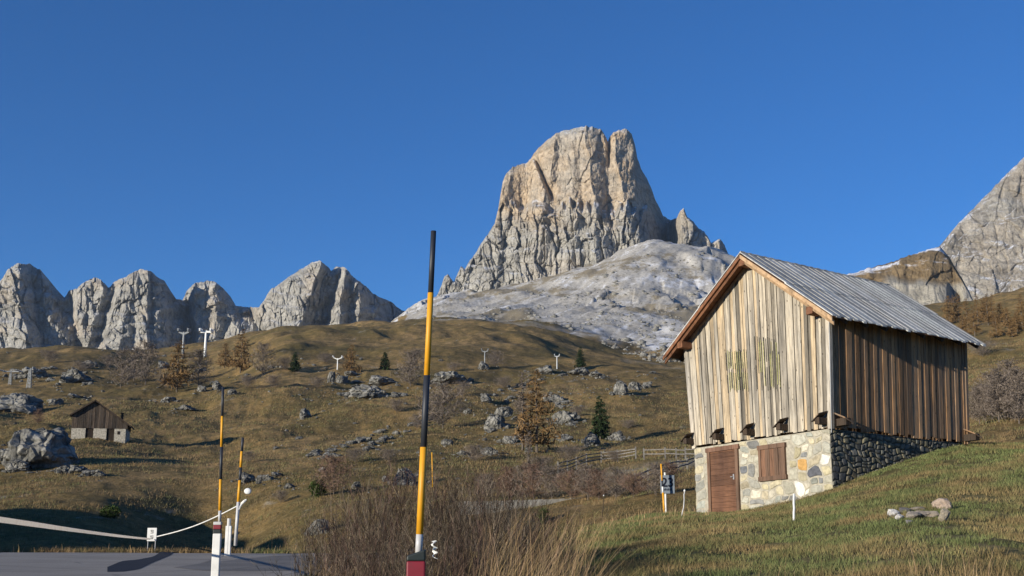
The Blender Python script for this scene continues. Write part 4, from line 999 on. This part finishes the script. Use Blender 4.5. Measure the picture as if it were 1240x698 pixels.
for i in range(16):
    px = 1150+i*5.8+random.uniform(-1.5, 1.5)
    tree('larch', px, 398+random.uniform(-10, 12), random.uniform(22, 38), random.uniform(12, 20), 'orange-brown larch in the group beyond the barn roof, '+ORD[i]+' from the left', 'larches on the slope beyond the barn roof')
tree('bush', 1190, 432, 12, 42, 'low dark juniper patch right of the barn eave', cat='shrub')

for (px, py, h_, w_) in [(60, 440, 12, 26), (100, 452, 10, 30), (130, 446, 14, 22), (330, 470, 12, 30), (345, 448, 12, 24), (300, 470, 12, 26), (385, 470, 10, 24), (480, 500, 12, 30), (560, 480, 14, 26), (575, 560, 16, 36), (610, 470, 10, 26), (690, 560, 14, 40), (655, 575, 16, 40), (745, 560, 10, 30),
                         (760, 520, 8, 24), (700, 505, 10, 26), (340, 610, 12, 24), (300, 560, 10, 24), (430, 560, 12, 30), (470, 560, 12, 28), (200, 470, 14, 26), (506, 436, 10, 24), (505, 520, 14, 24), (630, 500, 12, 22), (550, 450, 8, 22), (395, 440, 10, 20)]:
    tree('bush', px, py, h_, w_, auto(px, py, w_, h_, 'brown scrub').replace('grey ', '').replace('flat', 'low').replace('blocky', 'rounded'), 'low scrub on the slope', cat='shrub')
# foreground dry shrubs -------------------------------------------------
def twig_shrub(x, y, h, spread, label, group, mat, n=62, seed=0):
    rg = np.random.default_rng(seed); z = float(H(x, y)); r = empty('dry_shrub', (x, y, z), 0, label, 'shrub', group)
    P0, P1, W0, W1, C = [], [], [], [], []
    for i in range(n):
        az = rg.uniform(0, 6.28); lean = abs(rg.normal(0, .28)); L = h*rg.uniform(.5, 1.1)
        p = np.array([rg.normal(0, spread*.35), rg.normal(0, spread*.35), -.05]); d = np.array([math.cos(az)*lean, math.sin(az)*lean, 1.0]); d /= np.linalg.norm(d)
        w0 = rg.uniform(.0026, .0052)*(y/12); ns = 7; cc = rg.choice([.4, .6, .9, 1.3, 2.0])*rg.uniform(.8, 1.2)
        for k in range(ns):
            q = p+d*L/ns; P0.append(p); P1.append(q); W0.append(w0*(1-k/ns*.8)); W1.append(w0*(1-(k+1)/ns*.8)); C.append(cc)
            if k > 1:
                for b in range(rg.integers(1, 4)):
                    a = rg.normal(size=3)*.7; a[2] = abs(a[2])*.6+.5; a = d*.8+a*.7; a /= np.linalg.norm(a); l_ = L*rg.uniform(.06, .22); q2 = q+a*l_
                    P0.append(q); P1.append(q2); W0.append(w0*.4); W1.append(w0*.2); C.append(cc*rg.uniform(.8, 1.3))
                    a2 = a+rg.normal(size=3)*.5; q3 = q+a*l_*.5; P0.append(q3); P1.append(q3+a2/np.linalg.norm(a2)*l_*.5); W0.append(w0*.3); W1.append(w0*.15); C.append(cc*rg.uniform(.8, 1.3))
            d = d+rg.normal(0, .09, 3); d /= np.linalg.norm(d); p = q
    v_ = tri_strip(np.array(P0), np.array(P1), np.array(W0), np.array(W1))
    v2 = tri_strip(np.array(P0), np.array(P1), np.array(W0), np.array(W1)); v_ = np.concatenate([v_, v2])
    npmesh('twigs', v_, quads(len(v_)//4), mat, r, col=np.tile(np.repeat(np.array(C), 4), 2)[:, None]*np.ones(3))
    m = MB()
    for k in range(4): m.tube([(random.uniform(-.1, .1), random.uniform(-.1, .1), -.1), (random.uniform(-.2, .2), random.uniform(-.2, .2), h*.4)], [.009, .005], 5)
    m.build('stem', M_BARK, r)
M_DRY1 = m_leaf('dry_twig', (.15, .12, .085)); M_DRY2 = m_leaf('dry_twig_red', (.11, .072, .055))
k = 0
def shrub_label(px, yd, k):
    tone = 'greyish' if k % 2 else 'reddish'; sd = -1 if px < 507 else 1
    q = sorted([abs(a-507) for a, b, c in FG if (a < 507) == (px < 507)]); n_ = q.index(abs(px-507))
    return tone+(' near' if yd < 13.5 else ' rear')+' dry shrub, '+ORD[n_]+(' to the left' if sd < 0 else ' to the right')+' of the tall snow pole'
FG = [(385, 640, 19), (405, 625, 18), (415, 600, 17), (428, 640, 14), (440, 596, 16), (455, 585, 15), (468, 605, 13), (482, 580, 16.5), (495, 600, 14.5), (515, 585, 17), (530, 590, 14), (545, 575, 18), (560, 582, 15), (575, 576, 17), (592, 590, 14.5), (605, 580, 18), (622, 590, 16), (636, 600, 18.5),
                       (650, 615, 15.5), (670, 620, 17), (400, 660, 13), (450, 640, 11.5), (500, 640, 12), (550, 625, 12), (600, 630, 12.5), (640, 640, 13)]
for (pxa, pya, yd) in FG:
    x = float(P(pxa, 650, yd)[0]); z = float(H(x, yd)); top = float(P(pxa, pya, yd)[2]); k += 1
    twig_shrub(x, yd, max(.4, top-z), .55, shrub_label(pxa, yd, k), 'dry shrubs in the foreground thicket', M_DRY1 if k % 2 else M_DRY2, seed=k)

# ------------------------------------------------------------------ grasses
def blades(name, x, y, hgt, wid, lean, mat, col, wind=(.25, .1), seg=1, roadmask=True):
    z = H(x, y); n = len(x); az = rng.uniform(0, 6.283, n)
    dx = np.cos(az)*lean*hgt+wind[0]*hgt*rng.uniform(0, 1, n); dy = np.sin(az)*lean*hgt+wind[1]*hgt
    wa = rng.uniform(0, 3.14, n); ax, ay = np.cos(wa)*wid, np.sin(wa)*wid
    if seg == 1:
        v_ = np.stack([np.stack([x-ax, y-ay, z-.01], -1), np.stack([x+ax, y+ay, z-.01], -1), np.stack([x+dx, y+dy, z+hgt], -1)], 1).reshape(-1, 3); f_ = np.arange(n*3).reshape(n, 3); rep = 3
    else:
        vs = []; 
        for k in range(seg+1):
            t = k/seg; s_ = t**1.8; ww = 1-.75*t; bx_, by_, bz_ = x+dx*s_, y+dy*s_, z-.02+hgt*(t-.18*s_*np.minimum(1.2, np.hypot(dx, dy)/hgt))
            vs += [np.stack([bx_-ax*ww, by_-ay*ww, bz_], -1), np.stack([bx_+ax*ww, by_+ay*ww, bz_], -1)]
        v_ = np.stack(vs, 1).reshape(-1, 3); rep = (seg+1)*2; b = (np.arange(n)*rep)[:, None]
        f_ = np.concatenate([np.concatenate([b+2*k, b+2*k+1, b+2*k+3, b+2*k+2], 1) for k in range(seg)])
    o = npmesh(name, v_, f_, mat, col=np.repeat(col, rep, 0)); o['kind'] = 'stuff'; return o
def in_barn(x, y):
    dx, dy = x-FR.x, y-FR.y; s_ = dx*gv.x+dy*gv.y; t_ = dx*lv.x+dy*lv.y
    return (s_ > .0) & (s_ < W_) & (t_ > .0) & (t_ < L_)
ROADF = np.array([(-30, 36.0), (-14, 35.4), (-6.5, 35.2), (-3.2, 35.6), (-.5, 38)]); ROADN = np.array([(-30, 12), (-12, 19.2), (-5.9, 22.2), (-3, 24), (1, 30)])
def on_road(x, y): return (x < .3) & (y < np.interp(x, ROADF[:, 0], ROADF[:, 1])+.1) & (y > np.interp(x, ROADN[:, 0], ROADN[:, 1])-.1)
M_GR = m_leaf('grass_blades', (.25, .205, .11)); M_GRD = m_leaf('dry_blades', (.33, .25, .145))
def gcol(n, x, y, green=.5):
    q = np.clip(.5+.9*fbm(x/1.3, y/1.3, o=4, s=15)+rng.normal(0, .2, n)+(green-.5), 0, 1)[:, None]
    c = (1-q)*np.array([1.0, .9, .78])+q*np.array([.58, .84, .58]); return c*rng.uniform(.55, 1.25, n)[:, None]
n = 620000
yy = 7.5+(44-7.5)*rng.uniform(0, 1, n)**.75; pxx = rng.uniform(340, 1520, n); xx = (pxx-620)/F*yy
ok = ~in_barn(xx, yy) & ~on_road(xx, yy) & (fbm(xx/.5, yy/.5, o=3, s=77) > -.45); xx, yy = xx[ok], yy[ok]; n = len(xx)
blades('grass', xx, yy, rng.uniform(.03, .10, n)*(1+.5*fbm(xx/1.1, yy/1.1, o=3, s=5)), .0035*(yy/14)+.0015, .5, M_GR, gcol(n, xx, yy))
# rough dry grass of the hillside
n = 330000
yy = 36.2+(230-36.2)*rng.uniform(0, 1, n)**1.7; pxx = rng.uniform(-40, 1290, n); xx = (pxx-620)/F*yy
ok = ~in_barn(xx, yy) & ~on_road(xx, yy) & ~((yy < 44) & (pxx > 640)) & (fbm(xx/3, yy/3, o=3, s=78) > -.2); xx, yy = xx[ok], yy[ok]; n = len(xx)
blades('dry_grass', xx, yy, rng.uniform(.10, .28, n)*(.6+yy/200), .006*(yy/30), .5, M_GRD, gcol(n, xx, yy, .35)*.8)
# tall straw stems in the foreground
def straw(n, pxr, yr, hr, wind, wid=.0028):
    yy = rng.uniform(*yr, n); pxx = rng.uniform(*pxr, n); xx = (pxx-620)/F*yy; ok = ~on_road(xx, yy); xx, yy = xx[ok], yy[ok]; n = len(xx)
    c = np.stack([np.ones(n), rng.uniform(.85, 1, n), rng.uniform(.7, 1, n)], -1)*rng.uniform(.5, 1.5, n)[:, None]
    return xx, yy, rng.uniform(*hr, n), np.full(n, wid)*(yy/12), c
for (nm, n, pr, yr, hr, wd_) in (('tall_dry_grass', 260, (560, 720), (8.7, 12), (.6, 1.15), (.65, .0)), ('tall_dry_grass', 1300, (375, 700), (9.5, 19), (.3, .85), (.25, .0)), ('tall_dry_grass', 420, (570, 700), (9.5, 14), (.75, 1.25), (.55, .0)), ('tall_dry_grass', 420, (690, 1240), (8.5, 13), (.18, .5), (.15, .0)),
                                 ('tall_dry_grass', 160, (-20, 400), (35.4, 36.6), (.1, .35), (.1, .0)), ('tall_dry_grass', 500, (640, 860), (24, 38), (.1, .35), (.2, .0))):
    a, b, h_, w__, c = straw(n, pr, yr, hr, wd_); blades(nm, a, b, h_, w__, .22, M_GRD, c, wind=wd_, seg=5)

# ------------------------------------------------------------------ snow poles and posts
M_YEL = m_paint('pole_yellow', (.75, .36, .02)); M_BLK = m_paint('pole_black', (.03, .035, .045)); M_WHT = m_paint('post_white', (.78, .78, .74), .6); M_REDP = m_paint('post_red', (.20, .015, .028)); M_DGR = m_paint('post_dark', (.014, .022, .022))
M_GAL = m_paint('galvanised', (.55, .55, .54), .4)
def snow_pole(top, bot, Y, bands, rad, label, Yt=None):
    """bands: list of (t0, t1, colour); t from the foot"""
    b = V(*bot, Y); t = V(*top, Yt or Y); r = empty('snow_pole', b, 0, label, 'snow pole')
    for (a, c, mt) in bands:
        m = MB(); m.tube([(t-b)*a, (t-b)*((a+c)/2), (t-b)*c], rad*(1-.25*a), 10); m.build('pole_section', mt, r, smooth=True)
    return r
snow_pole((525, 280), (507, 672), 8.6, [(0, .06, M_GAL), (.06, .32, M_YEL), (.32, .54, M_BLK), (.54, .80, M_YEL), (.80, 1.0, M_BLK)], .028, 'tall yellow and black snow pole rising from the red-topped post in the foreground')
snow_pole((270, 469), (266, 632), 21.4, [(0, .08, M_GAL), (.08, .31, M_YEL), (.31, .55, M_BLK), (.55, .78, M_YEL), (.78, 1, M_BLK)], .03, 'yellow and black snow pole standing in the white post with a red band')
snow_pole((294, 530), (285, 661), 33.5, [(0, .40, M_GAL), (.40, .60, M_YEL), (.60, .72, M_BLK), (.72, .87, M_YEL), (.87, 1, M_BLK)], .05, 'leaning yellow and black snow pole with pale lower half at the far road edge')
snow_pole((523, 548), (524, 590), 40, [(0, 1, M_YEL)], .02, 'slim plain yellow marker rod behind the dry shrubs')
def post(px, pyt, Y, hgt, wd, secs, label, slant=0):
    x = float(P(px, 600, Y)[0]); z0 = float(H(x, Y))-.1; zt = float(P(px, pyt, Y)[2]); r = empty('marker_post', (x, Y, z0), 0, label, 'marker post')
    for (a, b, mt, nm) in secs:      # measured down from the top
        m = MB(); h1 = zt-a-z0; h0 = max(0, zt-b-z0); w1 = wd/2; d_ = wd*.32
        s1 = slant if a == 0 else 0
        m.hexa([(-w1, -d_, h0), (w1, -d_, h0), (w1, d_, h0), (-w1, d_, h0), (-w1, -d_, h1-s1), (w1, -d_, h1), (w1, d_, h1), (-w1, d_, h1-s1)])
        m.build(nm, mt, r, bevel=.012)
    return r
post(505.5, 665, 8.55, 1.1, .142, [(0, .088, M_DGR, 'post_cap'), (.088, .23, M_REDP, 'red_band'), (.23, 2, M_WHT, 'post_body')], 'foreground marker post with dark slanted cap and red band in the dry twigs', .05)
post(265.5, 632, 21.5, 1.1, .15, [(0, .06, M_GAL, 'post_cap'), (.06, .14, M_REDP, 'red_band'), (.14, .22, M_DGR, 'dark_band'), (.22, 2, M_WHT, 'post_body')], 'white marker post with a red band at the near road verge')
r = post(279, 637, 33.6, .8, .17, [(0, 2, M_WHT, 'post_body')], 'short white marker post beyond the road, left of the leaning pole')
m = MB(); m.tube([(0, 0, .1), (0, 0, 1.0)], .06, 8); o = m.build('post_cap', M_GAL, r); zt_ = float(P(279, 628, 33.6)[2]); o.scale = (1, 1, (zt_-r.location.z))
# reflector lens on pole 3 -> round white mirror back
c3 = V(300, 595, 33.3); m = MB()
bmv = []
for i in range(5):
    rr = [.0, .06, .095, .11, .09][i]; yy_ = [-.04, -.035, -.02, 0, .02][i]
    for k in range(16): bmv.append((rr*math.cos(k*.3927), yy_, rr*.85*math.sin(k*.3927)))
m.add(bmv, [(i*16+k, i*16+(k+1) % 16, (i+1)*16+(k+1) % 16, (i+1)*16+k) for i in range(4) for k in range(16)]+[tuple(64+k for k in range(16))])
tag(m.build('reflector', M_WHT, smooth=True, loc=c3), 'white dish-shaped reflector fixed to the leaning pole', 'reflector')
# tape and rope
M_TAPE = None
def m_tape():
    n = N('barrier_tape', .5, .3); k = n.noise(7, 4, .6, n.co((1, 1, 1)))
    n.base(n.mix(n.ramp(k, [(.55, 0), (.6, .5)]), (.80, .79, .77), (.52, .44, .43)))
    t = n.nd('ShaderNodeBsdfTranslucent'); t.inputs[0].default_value = (.8, .76, .7, 1); x = n.nd('ShaderNodeMixShader'); x.inputs[0].default_value = .55
    n.l(n.b.outputs[0], x.inputs[1]); n.l(t.outputs[0], x.inputs[2]); n.l(x.outputs[0], n.t.nodes['Material Output'].inputs[0]); return n.m
ta, tb = V(0, 629.5, 10.5), V(182, 653, 36.3); pts = [ta+(tb-ta)*q-Vector((0, 0, .02*math.sin(math.pi*max(0, q)))) for q in (-.18, 0, .2, .4, .6, .8, 1)]
def catmull(p, n):
    out = []
    for i in range(len(p)-1):
        p0, p1, p2, p3 = p[max(i-1, 0)], p[i], p[i+1], p[min(i+2, len(p)-1)]
        for k in range(n):
            t = k/n; out.append(.5*((2*p1)+(p2-p0)*t+(2*p0-5*p1+4*p2-p3)*t*t+(3*p1-p0-3*p2+p3)*t**3))
    return out+[p[-1]]
cp = catmull(pts, 14); m = MB(); vs = []
for i, p in enumerate(cp):
    tw = .3*math.sin(i*.13); hh = .027; off = Vector((math.sin(tw)*hh, -math.sin(tw)*hh*.3, math.cos(tw)*hh)); vs += [p-off, p+off, p+off+Vector((.001, .002, 0)), p-off+Vector((.001, .002, 0))]
m.add(vs, [q for i in range(len(cp)-1) for q in [(i*4, i*4+1, i*4+5, i*4+4), (i*4+2, i*4+3, i*4+7, i*4+6)]])
tag(m.build('barrier_tape', m_tape(), smooth=True), 'pale barrier tape stretched from the left edge across the road to the small white sign', 'barrier tape')
a, b = V(190, 650, 36.2), V(291, 611, 33.5); q = [a+(b-a)*t-Vector((0, 0, .12*math.sin(math.pi*t))) for t in np.linspace(0, 1, 12)]
m = MB(); m.tube(q, .017, 6); tag(m.build('rope', M_WHT), 'thin white twisted tape rising from the small sign to the leaning pole', 'tape')
m = MB(); b2 = V(296, 607, 33.3); m.tube([b+Vector((-.02, -.06, -.15)), b+Vector((.06, -.07, .02)), b2, b2+Vector((.06, 0, .05))], [.02, .04, .04, .02], 6); tag(m.build('knot', M_WHT), 'white knot of tape tied round the leaning pole', 'knot')
# small white sign
sg = V(184, 647.5, 36.4); zt = float(H(sg.x, 36.4)); r = empty('small_sign', (sg.x, 36.4, zt), 0, 'small white plate with two dark marks on two short legs at the road edge', 'sign')
m = MB(); m.box((-.15, -.01, sg.z-.21-zt), (.15, .01, sg.z+.21-zt)); m.build('sign_plate', M_WHT, r, bevel=.004)
for zz in (.09, -.09):
    m = MB(); c = sg.z+zz-zt
    m.tube([(-.04, -.014, c-.045), (.03, -.014, c-.04), (.045, -.014, c), (-.03, -.014, c+.005), (-.04, -.014, c+.045), (.05, -.014, c+.045)], .011, 5); m.build('mark', M_DGR, r)
for sx in (-.12, .12):
    m = MB(); m.tube([(sx, .02, -.2), (sx, .02, sg.z-.1-zt)], .012, 6); m.build('leg', M_GAL, r)
# sign 23
Y23 = 37.5; ctr = V(807.5, 587, Y23); x0 = ctr.x; base = onz(ctr.x, Y23); r = empty('hairpin_sign', base, R(4), 'square blue-grey road sign reading 23 on a white post left of the barn', 'road sign')
M_SGN = m_paint('sign_grey_blue', (.24, .28, .32), .5); M_INK = m_paint('sign_ink', (.012, .015, .03), .5)
m = MB(); m.box((-.22, -.03, ctr.z-base.z-.30), (.26, -.01, ctr.z-base.z+.31)); pl = m.build('sign_plate', M_SGN, r, bevel=.01)
def text(s_, size, loc, mat, parent, name='lettering'):
    cu = bpy.data.curves.new('t', 'FONT'); cu.body = s_; cu.size = size; cu.align_x = 'CENTER'; cu.extrude = .002; cu.offset = size*.02
    t = bpy.data.objects.new('t', cu); COL.objects.link(t); bpy.context.view_layer.update()
    me = bpy.data.meshes.new_from_object(t.evaluated_get(bpy.context.evaluated_depsgraph_get())); bpy.data.objects.remove(t); me.materials.clear(); me.materials.append(mat)
    me.transform(Matrix.Rotation(R(90), 4, 'X')); me.name = name
    o = bpy.data.objects.new(name, me); COL.objects.link(o); o.parent = parent; o.location = loc; return o
text('23', .42, (.02, -.034, ctr.z-base.z-.07), M_INK, pl)
for i in range(6):
    m = MB(); a = -.12+i*.05; m.box((a, -.036, ctr.z-base.z-.20), (a+.03, -.031, ctr.z-base.z-.14+.012*(i % 2))); m.build('small_lettering', M_INK, pl)
m = MB(); m.tube([(-.05, .02, -.2), (-.05, .02, ctr.z-base.z+.4)], .035, 8); m.build('sign_post', M_WHT, r)
snow_pole((800.5, 562), (804.5, 622), 37.2, [(0, .42, M_YEL), (.42, .54, M_WHT), (.54, .66, M_BLK), (.66, 1, M_YEL)], .035, 'short yellow, black and white pole leaning in front of the road sign')
# thin stakes
def stake(top, bot_py, Y, rad, label, mat, cap=None, wob=0):
    g_ = hit(top[0]+wob, bot_py); Y = g_.y; t = V(*top, Y); b = onz(g_.x, Y); r = empty('stake', b, 0, label, 'stake'); d = t-b
    m = MB(); n_ = 6; m.tube([d*(i/n_)+Vector((random.uniform(-1, 1)*rad*(1.2 if wob else .2), 0, 0)) for i in range(n_+1)], rad, 7); m.build('shaft', mat, r, smooth=True)
    if cap: m = MB(); m.tube([d-Vector((0, 0, cap*1.5)), d, d+Vector((0, 0, cap*.9))], [cap*.8, cap, cap*.4], 8); m.build('cap', M_WHT, r, smooth=True)
stake((961.5, 598), 633, 26.5, .025, 'plain white rod standing in the lawn in front of the barn', M_WHT, None)
stake((731, 600), 632, 24, .018, 'crooked dark stake with a pale tip on the lawn left of the sign', M_DARKW, .03, -2)
stake((829, 594), 626, 33, .016, 'thin pale twisted stake between the road sign and the barn', M_GAL, .03, -3)
# twist of white tape on a stalk beside the tall pole
t0 = V(525, 655, 8.9); m = MB(); n_ = 26; vs = []
for i in range(n_):
    t = i/(n_-1); a = t*9; p = t0+Vector((.012*math.sin(t*20)+t*.012, 0, -.135*t)); o_ = Vector((math.cos(a), math.sin(a), .25))*.017; vs += [p-o_, p+o_]
m.add(vs, [(2*i, 2*i+1, 2*i+3, 2*i+2) for i in range(n_-1)]); o = m.build('twisted_tape', M_WHT); tag(o, 'small twist of white tape hanging on a stalk right of the tall pole', 'tape')
o.modifiers.new('solid', 'SOLIDIFY').thickness = .002

# ------------------------------------------------------------------ wooden fences on the slope
M_FEN = m_wood('fence_wood', (.24, .225, .20), (.15, .14, .13), knots=False, stretch=(3, 3, 3))
def fence(pl_, hgt, rails, label, step):
    P_ = [hit(a, b) for a, b in pl_]; r = empty('rail_fence', P_[0], 0, label, 'fence'); o0 = P_[0]
    seg = [0]
    for i in range(len(P_)-1): seg.append(seg[-1]+(P_[i+1]-P_[i]).length)
    def at(s_):
        i = max(0, min(len(P_)-2, int(np.searchsorted(seg, s_)-1))); q = P_[i]+(P_[i+1]-P_[i])*((s_-seg[i])/(seg[i+1]-seg[i])); return Vector((q.x, q.y, float(H(q.x, q.y))))
    n_ = max(2, int(seg[-1]/step)); st = [at(seg[-1]*k/n_) for k in range(n_+1)]
    for q in st:
        m = MB(); d = q-o0; m.bar(d-Vector((0, 0, .3)), d+Vector((random.uniform(-.03, .03), 0, hgt+.12)), .12, .12); m.build('post', M_FEN, r)
    for z_ in rails:
        for a, b in zip(st[:-1], st[1:]):
            m = MB(); m.bar(a-o0+Vector((0, -.08, z_)), b-o0+Vector((0, -.08, z_+random.uniform(-.06, .06))), .05, .09); m.build('rail', M_FEN, r)
fence([(676, 575), (705, 566), (735, 559), (770, 556)], 1.0, (.35, .65, .95), 'weathered rail fence climbing the slope behind the lower shrubs', 2.6)
fence([(780, 557), (810, 556), (842, 558)], .9, (.5, .85), 'level grey rail fence running to the corner of the barn', 2.4)
fence([(770, 590), (800, 577), (842, 564)], .7, (.35, .65), 'low broken rail fence below the level one', 2.6)
# low retaining wall of the lower road
a, b = hit(560, 622), hit(716, 612); yv = 66
a = V(555, 626, yv); b = V(716, 614, yv+3); m = MB(); n_ = 24
for i in range(n_):
    p, q = a+(b-a)*i/n_, a+(b-a)*(i+1)/n_; h_ = .85*(1-.35*i/n_)
    h_ += random.uniform(-.03, .03)
    m.hexa([(p.x, p.y, p.z-1), (q.x-.004, q.y, q.z-1), (q.x-.004, q.y+.5, q.z-1), (p.x, p.y+.5, p.z-1), (p.x, p.y, p.z+h_), (q.x-.004, q.y, q.z+h_), (q.x-.004, q.y+.5, q.z+h_), (p.x, p.y+.5, p.z+h_)], (random.uniform(.85, 1.1),)*3)
tag(m.build('retaining_wall', m_plain('old_concrete', (.42, .40, .34), .95, .4, 1.2, .4)), 'low pale concrete wall of the lower road behind the reeds', 'wall')

# ------------------------------------------------------------------ chairlift towers
M_LW = m_paint('lift_white', (.80, .82, .80)); M_LG = m_paint('lift_grey', (.24, .26, .27))
def tower(px, pyb, pyt, Y, arm, mat, label, lattice=False, shape='T'):
    b = hit(px, pyb) or V(px, pyb, Y); Y = b.y; t = V(px, pyt, Y); h = t.z-b.z; r = empty('lift_tower', b, 0, label, 'lift tower'); a = arm*Y/F/2; rd = h*.045
    m = MB()
    if lattice:
        for (sx, sy) in ((-1, -1), (1, -1), (1, 1), (-1, 1)): m.bar((sx*h*.1, sy*h*.1, -1), (sx*h*.04, sy*h*.04, h), h*.025, h*.025)
        for k in range(6):
            z0, z1 = h*k/6, h*(k+1)/6; w0, w1 = h*(.1-.01*k), h*(.09-.01*k)
            for sy in (-1, 1): m.bar((-w0, sy*w0, z0), (w1, sy*w1, z1), h*.015, h*.015); m.bar((w0, sy*w0, z0), (-w1, sy*w1, z1), h*.015, h*.015)
    else: m.tube([(0, 0, -1.5), (0, 0, h*.5), (0, 0, h)], [rd*1.3, rd, rd*.85], 10)
    m.build('mast', mat, r)
    m = MB(); z = h*.93
    if shape == 'T': m.bar((-a, 0, z), (a, 0, z), rd*1.6, rd*1.6)
    else:
        m.bar((-a, 0, z+a*.35), (0, 0, z-a*.1), rd*1.5, rd*1.5); m.bar((0, 0, z-a*.1), (a, 0, z+a*.35), rd*1.5, rd*1.5)
    m.build('crossarm', mat, r)
    for sx in (-1, 1):
        m = MB(); zz = z+(a*.35 if shape != 'T' else 0); m.bar((sx*a, -a*.9, zz+rd*1.2), (sx*a, a*.9, zz+rd*.2), rd, rd*1.4)
        for k in range(4): m.tube([(sx*a-rd*.6, -a*.75+k*a*.5, zz+rd*1.9), (sx*a+rd*.6, -a*.75+k*a*.5, zz+rd*1.9)], rd*.9, 8)
        m.build('sheave_assembly', M_LG if lattice else mat, r)
        m = MB(); m.bar((sx*a*.8, 0, zz), (sx*a*.9, 0, zz+rd*2.2), rd*.5, rd*.5); m.build('rope_catcher', mat, r)
    return r
tower(248, 432, 400, 400, 13, M_LW, 'white T-shaped lift tower standing tallest on the left crest')
tower(221, 434, 402, 430, 12, M_LG, 'grey spreading lift tower head behind the broad orange larch', shape='V')
tower(408.5, 448, 434, 330, 11, M_LW, 'small white double-armed lift tower above the upright rock', shape='V')
tower(587, 442, 425, 360, 8, M_LG, 'thin grey lift pylon on a rock heap in the middle slope', shape='V')
tower(674.5, 447, 431, 330, 6, m_paint('lift_pale', (.5, .52, .52)), 'small pale lift tower on the flat rock left of the small spruce', shape='V')
tower(12, 466, 449, 230, 20, M_LG, 'lattice lift pylon with wide arms at the left edge', True)
tower(35, 470, 446, 225, 8, M_LG, 'grey lattice pylon just above the broad left-edge boulder', True)

# ------------------------------------------------------------------ air
M_AIR = bpy.data.materials.new('thin_air'); M_AIR.use_nodes = True; t_ = M_AIR.node_tree; t_.nodes.clear()
pv = t_.nodes.new('ShaderNodeVolumePrincipled'); pv.inputs['Color'].default_value = (.62, .78, 1.0, 1); pv.inputs['Density'].default_value = 4.2e-5
ou = t_.nodes.new('ShaderNodeOutputMaterial'); t_.links.new(pv.outputs[0], ou.inputs['Volume'])
top_z = max((o.matrix_world @ Vector(c)).z for o in S.objects if o.type == 'MESH' for c in o.bound_box)+4
m = MB(); m.box((-9200, -6300, -62), (9200, 12200, top_z)); o = m.build('haze', M_AIR); o['kind'] = 'stuff'
